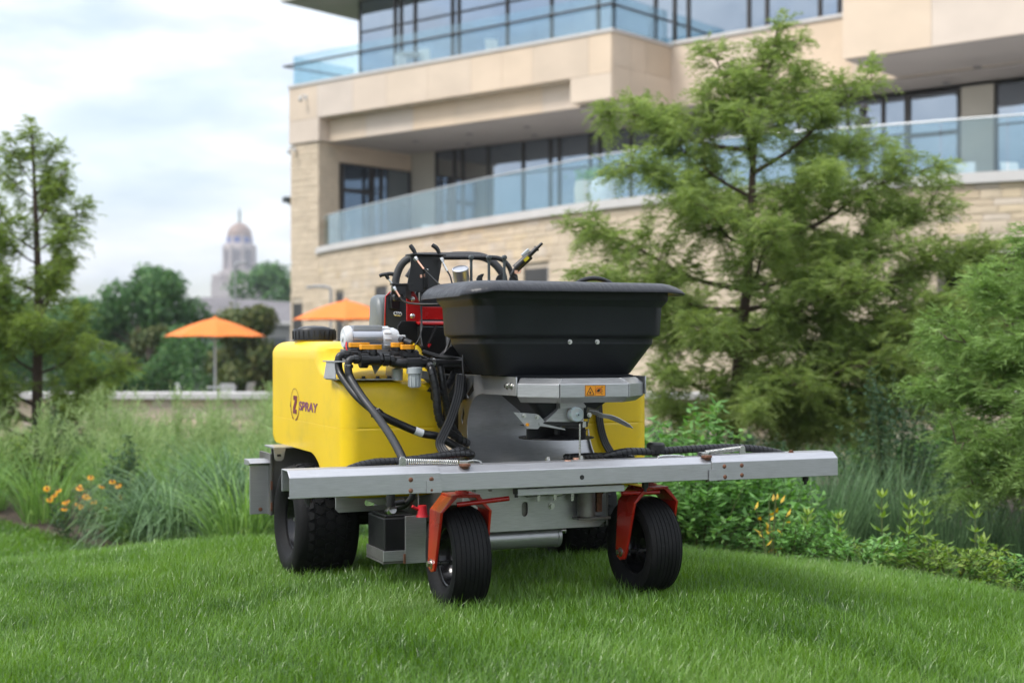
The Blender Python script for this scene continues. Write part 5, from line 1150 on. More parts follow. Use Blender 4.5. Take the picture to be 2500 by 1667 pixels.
# ---- hopper with its tied cover
HX0, HX1, HY0, HY1 = -.29, .453, .15, .60
def hring(o, z, r=.07): return dense(rrect(HX0-o, HX1+o, HY0-o, HY1+o, max(.02, r), z, 8), 8)
def lring(x0, x1, y0, y1, z, r=.05): return dense(rrect(x0, x1, y0, y1, r, z, 8), 8)
rings = [hring(.020,1.118,.08), hring(.018,1.074,.08), hring(.0155,1.068,.08), hring(.002,1.050,.075), hring(0,1.046,.075), hring(-.005,.953,.075), hring(-.008,.945,.07), hring(-.024,.934,.07), hring(-.026,.930,.07), hring(-.027,.914,.07), hring(-.031,.908,.07),
         hring(-.086,.808,.07), hring(-.092,.802,.07), lring(-.138,.353,.205,.55,.799), lring(-.13,.345,.21,.54,.77), lring(-.03,.20,.24,.44,.665,.03), lring(-.02,.19,.25,.43,.64,.03)]
hop = part(MB().loft(rings), 'hopper', K['hopper'], smooth=28)
for x, z in ((.062,.921),(.171,.921)): bolt((x,.1745,z),(0,-1,0),.0062,.006,hop,'zinc')
# fabric cover: flat top, soft roll over the rim, gathered skirt with an uneven hem
def cov(o, z, amp, hem):
    base = rrect(HX0-o, HX1+o, HY0-o, HY1+o, .10, 0, 60)
    res = []
    for p in base:
        f = max(0, min(1, 1-abs(p.x-.09)/.30)) if p.y < .2 else .25
        ph = p.x*70+p.y*40+(z-1.1)*170
        fold = math.sin(ph+3*mnoise.noise(V(p.x*8, p.y*8, 1)))*.6+math.sin(ph*1.9+5*mnoise.noise(V(p.x*12, p.y*12, 5)))*.4
        big = mnoise.noise(V(p.x*5+3, p.y*5, 2.2)); n = V(p.x-.08, p.y-.375, 0).normalized()
        q = Vector((p.x, p.y, z))+n*(amp*.0075*fold*f+amp*.005*big)
        left = max(0, min(1, (-.10-p.x)/.2))
        q.z += amp*(.0034*fold*f)+hem*(.006*big+.0035*math.sin(p.x*21+.6)-.012*left+.010*math.exp(-((p.x+.08)/.05)**2)*(p.y < .2))
        res.append(q)
    return res
rings = [cov(.016,1.110,0,.3), cov(.040,1.102,.6,1), cov(.060,1.097,.9,1.2), cov(.069,1.097,1,1.3), cov(.070,1.101,1.3,1.1), cov(.062,1.111,1.6,.7), cov(.048,1.122,1.5,.3), cov(.030,1.1305,.8,.1), cov(.014,1.1345,.5,0), cov(-.01,1.136,.3,0), cov(-.08,1.1345,.15,0), cov(-.2,1.131,0,0)]
part(MB().loft(rings, False, True), 'hopper_cover', K['fabric'], hop, smooth=70)
part(MB().tube(catmull([(.37,.83,1.10),(.385,.80,1.155),(.425,.80,1.176),(.47,.80,1.182),(.515,.80,1.175),(.55,.80,1.153),(.56,.83,1.10)]),.010,12), 'hose_loop', K['hose'], hop, smooth=60)

# ---- spinner, gate and agitator motor under the hopper
spn = part(MB().lathe([(0,.572),(.115,.566),(.138,.5665),(.140,.571),(.02,.580),(0,.580)], (.085,.34,0),(0,0,1),40), 'spinner', K['black'], smooth=35)
for k in range(4):
    a = R(20+90*k); d = V(math.cos(a), math.sin(a), 0); w = V(-d.y, d.x, 0)
    part(MB().obox(V(.085,.34,.588)+d*.085, d*.066, w*.0025, (0,0,.0175)).obox(V(.085,.34,.604)+d*.085+w*.006, d*.066, w*.007, (0,0,.0018)), 'paddle', K['black'], spn, bevel=.001)
part(MB().cyl((.085,.34,.57),(.085,.34,.65),.016), 'spinner_hub', K['black'], spn, smooth=40)
gate = part(MB().prism([(-.139,.671),(-.05,.664),(-.035,.656),(-.016,.636),(-.044,.609),(-.085,.611)], lambda a,b,t: Vector((a,t,b)), .218,.222), 'gate_bracket', K['steel'], bevel=.001)
for x, z in ((-.098,.658),(-.047,.653)): bolt((x,.217,z),(0,-1,0),.006,.005,gate)
part(MB().prism([(-.10,.622),(.02,.617),(.14,.612),(.16,.612),(.16,.632),(.05,.634),(-.04,.634)], lambda a,b,t: Vector((a,t,b)), .225,.262), 'gate_slide', K['blackmetal'], gate, bevel=.003)
part(MB().prism([(-.04,.632),(.06,.609),(.064,.603),(-.04,.622)], lambda a,b,t: Vector((a,t,b)), .214,.218), 'gate_arm', K['steel'], gate)
chute = part(MB().prism([(.035,.704),(.123,.703),(.137,.688),(.137,.632),(.075,.632),(-.018,.634),(.036,.680)], lambda a,b,t: Vector((a,t,b)), .214,.30), 'motor_bracket', K['steel'], bevel=.002)
part(MB().prism([(.033,.706),(.125,.705),(.139,.689),(.137,.683),(.036,.682)], lambda a,b,t: Vector((a,t,b)), .198,.214), 'bracket_hood', K['boomsteel'], chute, bevel=.002)
part(MB().lathe([(0,0),(.006,.002),(.007,.007),(.0235,.008),(.0265,.012),(.0265,.04),(.02,.045)], (.095,.172,.66),(0,1,0),32), 'motor_cap', K['milky'], chute, smooth=35)
part(MB().cyl((.095,.1735,.66),(.095,.17,.66),.0025), 'cap_screw', K['ink'], chute)
part(MB().box(.126,.14,.20,.22,.612,.634), 'bracket_stop', K['zinc'], chute, bevel=.001)
part(MB().cyl((-.085,.214,.626),(-.085,.222,.626),.006), 'brass_pin', K['amber'], gate, smooth=40)
rod = MB().cyl((.085,.14,.44),(.085,.14,.63),.0035)
part(rod, 'control_rod', K['zinc'], gate, smooth=40)
for x, y in ((.081,.12),(-.048,.12)):
    part(MB().cyl((x,y,.434),(x,y,.518),.007,n=10).cyl((x,y,.50),(x,y,.512),.011,n=6).cyl((x,y,.43),(x,y,.475),.022,.010,n=14), 'stud_bolt', K['zinc'], cage, smooth=30)
part(MB().cyl((.055,.11,.434),(.055,.11,.512),.011,n=14), 'brass_cap', K['copper'], cage, smooth=40)
# curved lever blade sticking out to the right
c = catmull([(.125,.15,.672),(.15,.148,.667),(.175,.147,.656),(.205,.146,.651),(.235,.142,.640),(.265,.138,.625),(.295,.134,.609)], 6)
mb = MB(); hw = [.010+.006*math.sin(i/(len(c)-1)*math.pi) if i < len(c)-3 else .006*(len(c)-i)/3 for i in range(len(c))]
mb.loft([[p+V(0,-.9,.42)*w, p+V(0,.9,-.42)*w, p+V(0,.9,-.42)*w+V(0,.0008,.002), p+V(0,-.9,.42)*w+V(0,.0008,.002)] for p, w in zip(c, hw)])
part(mb, 'diffuser_blade', K['steel'], gate, smooth=40)
part(MB().obox((.142,.152,.672),(.022,0,-.006),(0,.004,.0),(0,-.003,.010)), 'blade_clamp', K['darksteel'], gate, bevel=.001)
bolt((.125,.145,.66),(0,-1,0),.006,.006,gate)
# ribbed cable conduits either side of the cage
def ribbon(pts, w, th, name, parent, up=(0,1,0)):
    c = catmull(pts, 8); mb = MB(); rings = []
    for i, p in enumerate(c):
        t = (c[min(i+1,len(c)-1)]-c[max(i-1,0)]).normalized(); u = Vector(up).cross(t).normalized(); v = t.cross(u)
        prof = []
        for k in range(9): prof.append((-w/2+w*k/8, th/2+(.0012 if k % 2 else 0)))
        prof += [(w/2,-th/2),(-w/2,-th/2)]
        rings.append([p+u*a-v*b for a, b in prof])
    return part(mb.loft(rings), name, K['hose'], parent, smooth=30)
ribbon([(-.255,.44,.80),(-.272,.42,.728),(-.305,.41,.641),(-.337,.40,.585),(-.353,.39,.552),(-.337,.36,.515),(-.30,.34,.49)], .034, .008, 'ribbed_conduit', cage)
ribbon([(.40,.62,.80),(.398,.62,.70),(.405,.62,.60),(.425,.62,.53),(.45,.61,.48)], .03, .008, 'ribbed_conduit', cage)
# ---- pump stand, pump, valve manifold and hoses on the left tank
stand = part(MB().box(-.665,-.425,.645,.80,.7795,.784), 'pump_stand', K['steel'], bevel=.001)
for x, s in ((-.672,1),(-.427,0)):
    part(MB().prism([(.645,.784),(.80,.784),(.79,.846),(.66,.846)], lambda a,b,t: Vector((t+(b-.784)*.12*s,a,b)), x, x+.005), 'stand_leg', K['steel'], stand, bevel=.001)
part(MB().box(-.67,-.42,.60,.82,.846,.851), 'stand_top', K['steel'], stand, bevel=.001)
part(MB().prism([(-.53,.846),(-.48,.846),(-.512,.800)], lambda a,b,t: Vector((a,t,b)), .66, .664), 'stand_gusset', K['darksteel'], stand)
for x in (-.555,-.50,-.455): part(MB().cyl((x,.668,.784),(x,.668,.794),.007,n=6).cyl((x,.668,.784),(x,.668,.786),.012), 'bolt', K['blackmetal'], stand, smooth=30)
pump = empty('pump'); pump.parent = MROOT
body = MB().lathe([(0,-.004),(.028,-.002),(.040,.006),(.043,.016),(.043,.022),(.0405,.024),(.0405,.142),(0,.142)], (-.604,.755,.937),(1,0,0),40)
part(body, 'pump_motor', K['alu'], pump, smooth=35)
part(MB().lathe([(0,-.010),(.012,-.009),(.014,-.004),(.036,-.003),(.0435,.006),(.045,.018),(.043,.024)], (-.606,.755,.937),(1,0,0),36), 'motor_end_cap', K['white'], pump, smooth=40)
mb = MB()
for k in range(7): mb.box(-.578,-.464,.722+k*.0095,.7275+k*.0095,.972,.984)
mb.box(-.578,-.464,.722,.785,.965,.975)
part(mb, 'cooling_fins', K['alu'], pump, bevel=.001)
mb = MB()
for k in range(8):
    a = R(-100-k*12); d = V(0, math.cos(a), math.sin(a)); mb.obox(V(-.525,.755,.937)+d*.042, (.055,0,0), V(0,-d.z,d.y)*.0018, d*.004)
part(mb, 'lower_fins', K['alu'], pump)
head = MB().lathe([(0,0),(.043,0),(.046,.004),(.047,.03),(.044,.036),(.044,.05),(.036,.066),(.02,.072),(0,.073)], (-.462,.755,.932),(1,0,0),36)
part(head, 'pump_head', K['white'], pump, smooth=40)
mb = MB()
for k in range(12):
    a = 2*math.pi*k/12; d = V(0, math.cos(a), math.sin(a)); mb.obox(V(-.445,.755,.932)+d*.0465, (.014,0,0), V(0,-d.z,d.y)*.003, d*.0035)
part(mb, 'head_ribs', K['white'], pump, bevel=.001)
part(MB().box(-.415,-.372,.715,.78,.905,.948), 'pressure_switch', K['white'], pump, bevel=.004)
part(MB().cyl((-.395,.70,.93),(-.395,.66,.925),.014).cyl((-.395,.66,.925),(-.375,.64,.915),.013,.012), 'pump_outlet', K['black'], pump, smooth=40)
part(MB().box(-.61,-.40,.72,.79,.851,.895), 'pump_foot', K['darksteel'], pump, bevel=.004)
part(MB().tube(catmull([(-.605,.72,.92),(-.612,.70,.90),(-.605,.69,.87),(-.59,.70,.855)]),.003,6), 'wire', K['brightred'], pump, smooth=180)

man = empty('valve_manifold'); man.parent = MROOT
def pipe(a, b, r, m='black', n=18): return part(MB().cyl(a, b, r, n=n), 'pipe', K[m], man, smooth=40)
def collar(x, y, z, r, w, ribs=16, ax=(1,0,0)):
    ax = Vector(ax); mb = MB().cyl(V(x,y,z)-ax*w/2, V(x,y,z)+ax*w/2, r*.93, n=24); u = ax.orthogonal().normalized(); v = ax.cross(u)
    for k in range(ribs):
        a = 2*math.pi*k/ribs; d = u*math.cos(a)+v*math.sin(a); mb.obox(V(x,y,z)+d*r*.95, ax*w*.46, ax.cross(d)*.0022, d*r*.06)
    return part(mb, 'union_nut', K['black'], man, smooth=35)
def elbow(p, d0, d1, r, R0=.02):
    p, d0, d1 = Vector(p), Vector(d0).normalized(), Vector(d1).normalized(); pts = [p-d0*R0*1.4, p-d0*R0]
    for i in range(1, 8):
        t = i/8; pts.append((p-d0*R0)*(1-t)**2+p*2*t*(1-t)+(p+d1*R0)*t*t)
    pts += [p+d1*R0, p+d1*R0*1.4]
    o = part(MB().tube(pts, r, 16), 'elbow', K['black'], man, smooth=60)
    part(MB().cyl(p-d0*R0*1.5, p-d0*R0*1.05, r*1.2, n=8).cyl(p+d1*R0*1.05, p+d1*R0*1.5, r*1.15, n=16), 'elbow_collar', K['black'], o, smooth=30)
    return o
def clamp(p, d, r, parent):
    d = Vector(d).normalized(); p = Vector(p)
    mb = MB().cyl(p-d*.005, p+d*.005, r*1.06, n=20); mb.obox(p+d.orthogonal().normalized()*r*1.15, d*.005, d.cross(d.orthogonal()).normalized()*.006, d.orthogonal().normalized()*.005)
    return part(mb, 'hose_clamp', K['zinc'], parent, smooth=40)
def valve(x, y, z, hx0, hx1, hz):
    mb = MB().cyl((x-.026,y,z),(x+.026,y,z),.0205,n=18).cyl((x-.031,y,z),(x-.021,y,z),.0245,n=8).cyl((x+.021,y,z),(x+.031,y,z),.0245,n=8)
    b = part(mb, 'ball_valve', K['black'], man, smooth=35)
    part(MB().cyl((x,y,z),(x,y,hz-.006),.0165,.0145,n=14).cyl((x,y,z+.020),(x,y,z+.026),.0195,n=14), 'valve_stem', K['black'], b, smooth=40)
    mb = MB(); q = [(hx0,-.006),(hx0+.004,-.010),(x-.014,-.013),(x,-.015),(x+.014,-.013),(hx1-.004,-.008),(hx1,-.004),(hx1,.004),(hx1-.004,.008),(x+.014,.013),(x,.015),(x-.014,.013),(hx0+.004,.010),(hx0,.006)]
    mb.prism(q, lambda a,c,t: Vector((a, y+c, t)), hz-.010, hz+.008)
    part(mb, 'valve_handle', K['amber'], b, bevel=.002)
# near run
elbow((-.640,.58,.858),(-1,0,0),(0,0,-1),.0135); collar(-.610,.58,.857,.0165,.016,8); collar(-.582,.58,.856,.0305,.028)
pipe((-.60,.58,.856),(-.44,.58,.856),.0125); valve(-.545,.58,.856,-.596,-.512,.903)
collar(-.497,.58,.856,.024,.022,8); collar(-.474,.58,.852,.021,.014,8)
part(MB().tube(catmull([(-.475,.58,.854),(-.46,.58,.845),(-.44,.575,.842),(-.41,.575,.843)]),.019,16), 'pipe_bend', K['black'], man, smooth=60)
pipe((-.43,.575,.843),(-.19,.58,.840),.0165); collar(-.425,.575,.843,.0175,.012,8)
part(MB().cyl((-.42,.575,.843),(-.362,.575,.843),.0215,n=18).cyl((-.39,.575,.843),(-.39,.575,.822),.0205,n=18), 'tee', K['black'], man, smooth=40)
valve(-.398,.60,.868,-.432,-.376,.903)
collar(-.335,.578,.842,.021,.012,8); clamp((-.312,.578,.842),(1,0,0),.0175,man)
# far run
elbow((-.654,.66,.874),(-1,0,0),(0,0,-1),.0135); collar(-.625,.66,.874,.0165,.014,8); collar(-.60,.66,.874,.029,.026)
pipe((-.62,.66,.874),(-.37,.66,.872),.0125); valve(-.573,.66,.874,-.614,-.533,.911); valve(-.425,.66,.872,-.45,-.400,.911)
part(MB().cyl((-.385,.66,.87),(-.345,.655,.868),.0185,n=18), 'coupling', K['black'], man, smooth=40)
part(MB().box(-.545,-.43,.60,.63,.851,.858), 'manifold_clip', K['zinc'], man, bevel=.001)
for x in (-.52,-.47,-.44): part(MB().cyl((x,.625,.857),(x,.625,.866),.006,n=6), 'bolt', K['zinc'], man)
part(MB().cyl((-.625,.58,.838),(-.625,.58,.826),.004), 'drain_screw', K['black'], man)
# filter bowl
fb = part(MB().lathe([(0,.752),(.0185,.752),(.021,.757),(.0235,.80),(.0235,.803),(.0295,.804),(.0295,.826),(.018,.828),(0,.828)], (-.39,.565,0),(0,0,1),28), 'filter_bowl', K['greyplastic'], man, smooth=35)
mb = MB()
for k in range(10):
    a = 2*math.pi*k/10; d = V(math.cos(a), math.sin(a), 0); mb.obox(V(-.39,.565,.778)+d*.0225, d*.0022, V(-d.y,d.x,0)*.0018, (0,0,.022))
part(mb, 'bowl_ribs', K['greyplastic'], fb)
part(MB().lathe([(0,.775),(.02,.777),(.022,.82),(0,.825)], (-.425,.66,0),(0,0,1),20), 'filter_bowl', K['white'], man, smooth=40)
# hoses
h1 = hose([(-.640,.58,.840),(-.640,.575,.81),(-.633,.56,.782),(-.618,.48,.724),(-.595,.38,.66),(-.587,.24,.594),(-.586,.13,.534),(-.586,.10,.505)], .0145, man)
clamp((-.640,.58,.833),(0,0,1),.0145,h1)
h2 = hose([(-.654,.66,.856),(-.654,.65,.82),(-.647,.62,.788),(-.622,.52,.722),(-.572,.43,.665),(-.478,.45,.621),(-.399,.45,.589),(-.338,.45,.576),(-.261,.46,.535),(-.20,.5,.51)], .0145, man)
clamp((-.654,.66,.847),(0,0,1),.0145,h2)
part(MB().tube([(-.607,.405,.675),(-.583,.39,.685),(-.56,.42,.672),(-.57,.44,.655),(-.60,.42,.655),(-.607,.405,.675)],.003,6), 'cable_tie', K['black'], h2)
c = catmull([(-.43,.45,.601),(-.415,.45,.595),(-.399,.45,.589)],3)
part(MB().tube(c,.0149,14,False), 'hose_label', K['white'], h2, smooth=60)
hose([(-.333,.56,.835),(-.333,.53,.811),(-.321,.52,.733),(-.313,.52,.656),(-.292,.52,.605),(-.234,.53,.565),(-.18,.56,.54)], .0135, man, .024)
hose([(-.29,.56,.83),(-.285,.55,.77),(-.27,.55,.69),(-.25,.55,.61),(-.21,.56,.56)], .0125, man, .024)
hose([(-.22,.60,.80),(-.26,.57,.745),(-.29,.55,.735),(-.33,.56,.75)], .013, man, .024)
hose([(-.30,.60,.84),(-.26,.62,.87),(-.22,.66,.90),(-.20,.72,.96)], .011, man)
hose([(-.36,.65,.868),(-.31,.66,.85),(-.26,.66,.83),(-.19,.66,.80)], .014, man)
hose([(-.27,.60,.85),(-.235,.62,.91),(-.20,.66,.96)], .006, man)
hose([(-.34,.62,.885),(-.29,.60,.868),(-.24,.58,.86),(-.17,.6,.85)], .009, man)
hose([(-.235,.47,.91),(-.238,.46,.85),(-.24,.45,.78),(-.25,.45,.70)], .004, man, name='cable')
part(MB().prism([(-.30,.84),(-.20,.80),(-.20,.90),(-.235,.905)], lambda a,b,t: Vector((a,t,b)), .60,.606), 'hopper_stay', K['blackmetal'], man, bevel=.001)
part(MB().bar((-.34,.64,.80),(-.20,.64,.77),.02,.03), 'cross_strap', K['steel'], man, bevel=.002)
part(MB().box(-.30,-.16,.62,.70,.70,.80), 'manifold_block', K['blackmetal'], man, bevel=.01)
part(MB().prism([(-.345,.80),(-.22,.80),(-.22,.70)], lambda a,b,t: Vector((a,t,b)), .66,.664), 'stay_plate', K['steel'], man, bevel=.001)

# ---- operator controls
ctl = empty('control_console'); ctl.parent = MROOT
cowl = MB()
rg = []
for x, i in ((-.378,.03),(-.374,.012),(-.36,0),(-.29,0)):
    rg.append([Vector((x,1.06+i,.90)),Vector((x,1.06+i,1.02)),Vector((x,1.07+i,1.07-i*.3)),Vector((x,1.09+i,1.10-i)),Vector((x,1.12,1.115-i)),Vector((x,1.16,1.112-i)),Vector((x,1.18,.90))])
part(cowl.loft(rg), 'side_cowl', K['greycowl'], ctl, smooth=50, bevel=.006)
part(MB().prism([(-.358,.90),(-.2,.90),(-.2,1.14),(-.264,1.148),(-.345,1.112),(-.352,1.10)], lambda a,b,t: Vector((a,t,b)), 1.035,1.06), 'dark_panel', K['charcoal'], ctl, bevel=.003)
part(MB().tube([(-.356,1.034,.92),(-.350,1.034,1.105),(-.330,1.034,1.124)],.003,6), 'panel_trim', K['red'], ctl, smooth=180)
for i in range(3): part(MB().lathe([(.005,0),(.0085,.001),(.009,.006),(.006,.007),(.006,.009)], (-.309+i*.009,1.026-i*.0,1.036-i*.001),(-.6,-.8,0),18), 'bayonet_socket', K['zinc'], ctl, smooth=40)
part(MB().prism([(-.018,-.035),(.018,-.035),(.022,0),(.016,.03),(-.016,.03),(-.022,0)], lambda a,b,t: Vector((-.316+a,t,1.088+b)), 1.01,1.04), 'key_switch', K['blackmetal'], ctl, bevel=.004)
# red support plate
rp = [(-.296,1.005),(-.245,1.005),(-.235,1.012),(-.10,1.012),(-.10,1.062),(-.235,1.062),(-.243,1.08),(-.252,1.10),(-.268,1.125),(-.296,1.143)]
rpl = part(MB().prism(rp, lambda a,b,t: Vector((a,t,b)), .93,.937), 'red_plate', K['red'], ctl, bevel=.0015)
part(MB().prism([(.93,1.005),(.90,.996),(.90,.990),(.937,.999)], lambda a,b,t: Vector((t,a,b)), -.257,-.10), 'red_lip', K['red'], rpl, bevel=.001)
for z in (1.092,1.025): part(MB().lathe([(0,.006),(.006,.0055),(.0095,.002),(.0105,0)], (-.272,.929,z),(0,-1,0),18), 'cap_screw', K['zinc'], rpl, smooth=60)
part(MB().prism([(-.335,.90),(-.30,.90),(-.296,1.005),(-.32,1.004),(-.334,.985)], lambda a,b,t: Vector((a,t,b)), .925,.93), 'knee_plate', K['blackmetal'], ctl, bevel=.001)
part(MB().box(-.30,.05,.94,1.0,.80,1.005), 'console_box', K['blackmetal'], ctl, bevel=.004)
part(MB().box(-.25,-.10,.90,.94,.86,.985), 'relay_housing', K['black'], ctl, bevel=.004)
part(MB().prism([(-.28,1.062),(-.10,1.062),(-.10,1.13),(-.25,1.13)], lambda a,b,t: Vector((a,t,b)), .938,.945), 'back_plate', K['blackmetal'], ctl, bevel=.001)
# black lever plate with flanged top
part(MB().prism([(-.300,1.262),(-.166,1.262),(-.168,1.24),(-.19,1.12),(-.318,1.12),(-.315,1.14),(-.298,1.225)], lambda a,b,t: Vector((a,t,b)), .872,.878), 'lever_plate', K['blackmetal'], ctl, bevel=.001)
part(MB().prism([(-.306,.84),(-.17,.84),(-.158,.85),(-.158,.92),(-.306,.92)], lambda a,b,t: Vector((a,b,t)), 1.262,1.268), 'lever_shelf', K['blackmetal'], ctl, bevel=.002)
part(MB().lathe([(0,.004),(.004,.0035),(.006,0)], (-.231,.872,1.207),(0,-1,0),14), 'cap_screw', K['zinc'], ctl, smooth=60)
for k in range(3): part(MB().tube(catmull([(-.245+k*.006,.865,1.13),(-.243+k*.006,.86,1.17),(-.242+k*.005,.862,1.20),(-.255+k*.006,.868,1.215)]),.0018,6), 'wire', K['black'], ctl, smooth=180)
part(MB().box(-.262,-.254,.866,.87,1.175,1.187).box(-.246,-.242,.866,.87,1.178,1.19), 'wire_lug', K['copper'], ctl)
def lever(p0, p1, p2, r=.008):
    c = catmull([p0, p1, p2], 6); n = len(c)
    part(MB().tube(c, [r*(.7+.45*math.sin(min(1,(i+1)/n)*math.pi*.75)) for i in range(n)], 12), 'lever_grip', K['blackmetal'], ctl, smooth=60)
lever((-.276,.88,1.268),(-.284,.885,1.285),(-.294,.892,1.303)); lever((-.180,.868,1.268),(-.190,.872,1.292),(-.207,.88,1.306))
def cable(p0, p1, tail, copper=True):
    p0, p1 = Vector(p0), Vector(p1); d = (p1-p0).normalized()
    o = part(MB().tube(catmull([p1]+tail, 8), .0035, 8), 'control_cable', K['hose'], ctl, smooth=60)
    part(MB().cyl(p0, p1, .0042, n=10), 'cable_sleeve', K['copper' if copper else 'zinc'], o, smooth=40)
    part(MB().cyl(p0-d*.006, p0+d*.004, .010, n=6).cyl(p0+d*.005, p0+d*.010, .008, n=6), 'cable_nut', K['zinc'], o, smooth=25)
    return o
cable((-.292,.83,1.246),(-.270,.80,1.205),[(-.25,.78,1.178),(-.225,.75,1.145),(-.19,.7,1.10)])
cable((-.182,.84,1.246),(-.165,.82,1.20),[(-.157,.81,1.18),(-.152,.80,1.15),(-.14,.78,1.10)],False)
# T handle
part(MB().prism([(-.40,1.105),(-.345,1.105),(-.33,1.15),(-.39,1.146)], lambda a,b,t: Vector((a,t,b)), .815,.82), 'handle_bracket', K['blackmetal'], ctl, bevel=.001)
part(MB().box(-.40,-.315,.80,.83,1.142,1.148), 'handle_shelf', K['blackmetal'], ctl, bevel=.001)
part(MB().bar((-.34,.82,1.12),(-.28,.93,1.11),.006,.05), 'handle_arm', K['blackmetal'], ctl, bevel=.001)
part(MB().cyl((-.396,.81,1.146),(-.412,.82,1.170),.0035,n=10), 'handle_rod', K['zinc'], ctl, smooth=40)
part(MB().tube(catmull([(-.441,.832,1.176),(-.43,.828,1.181),(-.417,.822,1.183),(-.402,.816,1.185),(-.391,.811,1.183)]),[.006]+[.0075]*12+[.008]*11+[.006],12).cyl((-.409,.818,1.164),(-.417,.822,1.182),.006,.0085,n=12), 't_handle', K['blackmetal'], ctl, smooth=50)
cable((-.388,.805,1.128),(-.372,.79,1.095),[(-.365,.785,1.085),(-.345,.77,1.072),(-.31,.74,1.067),(-.27,.70,1.066),(-.22,.66,1.066)])
part(MB().prism([(-.012,-.016),(.012,-.016),(.014,0),(.01,.02),(-.01,.02),(-.014,0)], lambda a,b,t: Vector((-.362+a*1.3,t,1.098+b)), .83,.86), 'cable_boot', K['black'], ctl, bevel=.003)
part(MB().box(-.252,-.244,.905,.913,1.085,1.118), 'connector', K['greyplastic'], ctl, bevel=.001)
part(MB().tube(catmull([(-.248,.905,1.16),(-.249,.905,1.12),(-.247,.90,1.05),(-.25,.88,.98),(-.275,.85,.93),(-.30,.84,.90)]),.0028,8), 'cable', K['hose'], ctl, smooth=180)
part(MB().tube(catmull([(-.243,.905,1.085),(-.244,.90,1.03),(-.255,.88,.96),(-.262,.84,.90)]),.0028,8), 'cable', K['hose'], ctl, smooth=180)
part(MB().bar((-.19,.88,.985),(-.225,.87,.915),.006,.022,(0,1,0)), 'tie_strap', K['black'], ctl, bevel=.001)
part(MB().prism([(-.232,.908),(-.224,.917),(-.216,.913),(-.226,.90)], lambda a,b,t: Vector((a,t,b)), .862,.868), 'strap_tag', K['brightred'], ctl)
# padded hoop, rail, posts, gauge and spray gun behind the hopper
part(MB().tube(catmull([(-.12,1.56,.98),(-.132,1.568,1.10),(-.131,1.569,1.19),(-.112,1.563,1.255),(-.078,1.548,1.292),(-.036,1.53,1.302),(.06,1.49,1.303),(.19,1.43,1.303),(.245,1.41,1.29),(.288,1.39,1.25),(.312,1.383,1.19),(.32,1.38,1.0)],6),.0175,14), 'padded_hoop', K['foam'], ctl, smooth=60)
part(MB().tube(catmull([(.085,1.475,1.303),(.10,1.47,1.314),(.16,1.45,1.316),(.215,1.425,1.312),(.235,1.418,1.30)],6),[.004]*3+[.008]*19+[.004]*3,10), 'hoop_pad', K['foam'], ctl, smooth=60)
part(MB().tube(catmull([(-.15,1.36,1.20),(-.10,1.34,1.278),(-.06,1.325,1.285),(.02,1.29,1.285),(.164,1.228,1.285),(.215,1.205,1.280),(.245,1.193,1.258),(.263,1.185,1.22),(.270,1.182,1.15),(.27,1.18,1.0)],6),.0105,12), 'grab_rail', K['blackmetal'], ctl, smooth=60)
for x, y, r in ((.033,1.065,0),(.101,1.037,.004),(.160,1.012,.006)):
    o = part(MB().cyl((x,y,1.02),(x-.002,y,1.266),.0062,.0058,n=12), 'lever_post', K['charcoal'], ctl, smooth=40)
    part(MB().lathe([(0,-.010),(.006,-.010),(.0105,-.006),(.0105,.006),(.006,.010),(0,.010)], (x-.002,y,1.272),(0,1,0),20).cyl((x-.002,y,1.255),(x-.002,y,1.268),.0062,.009,n=12), 'post_knob', K['charcoal'], o, smooth=40)
for x0, y in ((.07,1.05),(.145,1.02)):
    part(MB().prism([(x0-.012,1.185),(x0-.005,1.198),(x0+.012,1.206),(x0+.022,1.206),(x0+.014,1.19),(x0+.01,1.0),(x0-.012,1.0)], lambda a,b,t: Vector((a,t,b)), y+.02,y+.026), 'post_fin', K['blackmetal'], ctl)
ga = V(-.25,-.35,.90).normalized()
part(MB().lathe([(0,0),(.030,0),(.0335,.004),(.0335,.046),(.0345,.048),(.0345,.056),(.030,.058),(.029,.054),(0,.053)], V(-.003,1.085,1.175),ga,32), 'pressure_gauge', K['alu'], ctl, smooth=35)
part(MB().lathe([(0,.0025),(.0065,.002),(.007,0)], V(-.003,1.085,1.205)+V(.3,-.93,.05).normalized()*.0335,(.3,-.93,.05),14), 'gauge_port', K['ink'], ctl, smooth=40)
g0, g1 = V(.228,1.09,1.222), V(.353,1.039,1.348); gd = (g1-g0).normalized(); gu = V(-.62,0,.62).normalized()
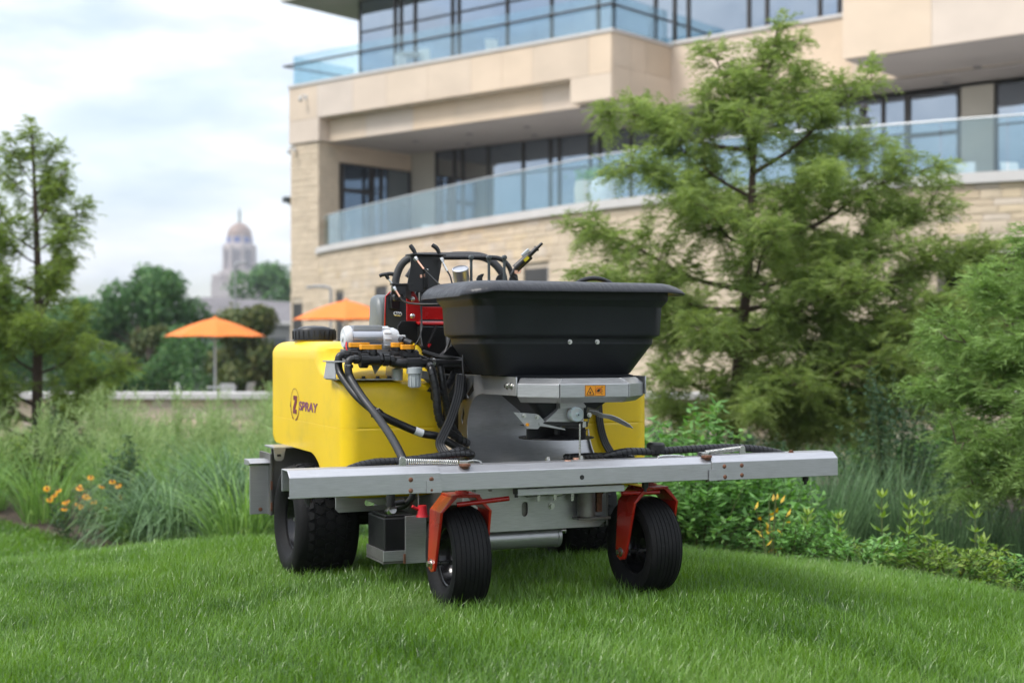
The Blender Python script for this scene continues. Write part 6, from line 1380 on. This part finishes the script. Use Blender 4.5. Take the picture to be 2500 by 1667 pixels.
gun = part(MB().cyl(g0+gd*.015, g0+gd*.095, .0165, .0135, n=14).cyl(g0+gd*.095, g0+gd*.135, .0105, .0095, n=14).cyl(g0+gd*.135, g0+gd*.142, .0135, n=10).cyl(g0+gd*.142, g0+gd*.172, .0075, .006, n=12), 'spray_gun', K['black'], ctl, smooth=40)
part(MB().obox(g0+gd*.092+gu*.019, gd*.020, gd.cross(gu)*.007, gu*.007), 'gun_latch', K['greyplastic'], gun, bevel=.003)
part(MB().obox(g0+gd*.055-gu*.014, gd*.045, gd.cross(gu)*.006, gu*.006), 'gun_trigger', K['black'], gun, bevel=.003)
part(MB().obox(g0+gd*.072+V(0,-.0155,0), gd*.012, V(0,.001,0), gu*.006), 'gun_label', K['yellowprint'], gun)
part(MB().tube(catmull([g0+gd*.02, g0+V(-.004,0,-.02), g0+V(.012,0,-.03), g0+V(.02,0,-.06), g0+V(.0,0,-.15)]),.008,10), 'gun_hose', K['hose'], gun, smooth=60)
part(MB().cyl(g0+V(.012,-.01,.002), g0+V(.012,-.01,-.012),.009,n=6).tube(catmull([g0+V(.02,-.01,.025), g0+V(.032,-.01,.012), g0+V(.03,-.01,-.006), g0+V(.015,-.01,-.01)]),.003,6), 'gun_clip', K['copper'], gun, smooth=40)
part(MB().prism([(.20,1.14),(.26,1.14),(.25,1.205),(.235,1.215),(.215,1.195)], lambda a,b,t: Vector((a,t,b)), 1.085,1.095), 'gun_holder', K['blackmetal'], ctl, bevel=.002)
part(MB().box(-.30,.42,1.0,1.6,.55,.98), 'engine_bay', K['blackmetal'], ctl, bevel=.02)
part(MB().box(-.12,.34,1.30,1.62,.98,1.10), 'seat_base', K['blackmetal'], ctl, bevel=.02)

# ---- keep the tree to thing > part > sub-part: anything deeper moves up to its part
def chain(o):
    c = [o]
    while c[-1].parent: c.append(c[-1].parent)
    return c
for o in [q for q in bpy.data.objects if q.parent]:
    c = chain(o)
    if len(c) > 3:
        m = o.matrix_basis.copy()
        for a in c[1:-2]: m = a.matrix_basis @ m
        o.parent = c[-2]; o.matrix_parent_inverse = Matrix.Identity(4); o.matrix_basis = m
for o in [q for q in bpy.data.objects if q.type == 'EMPTY' and not q.children]: bpy.data.objects.remove(o)
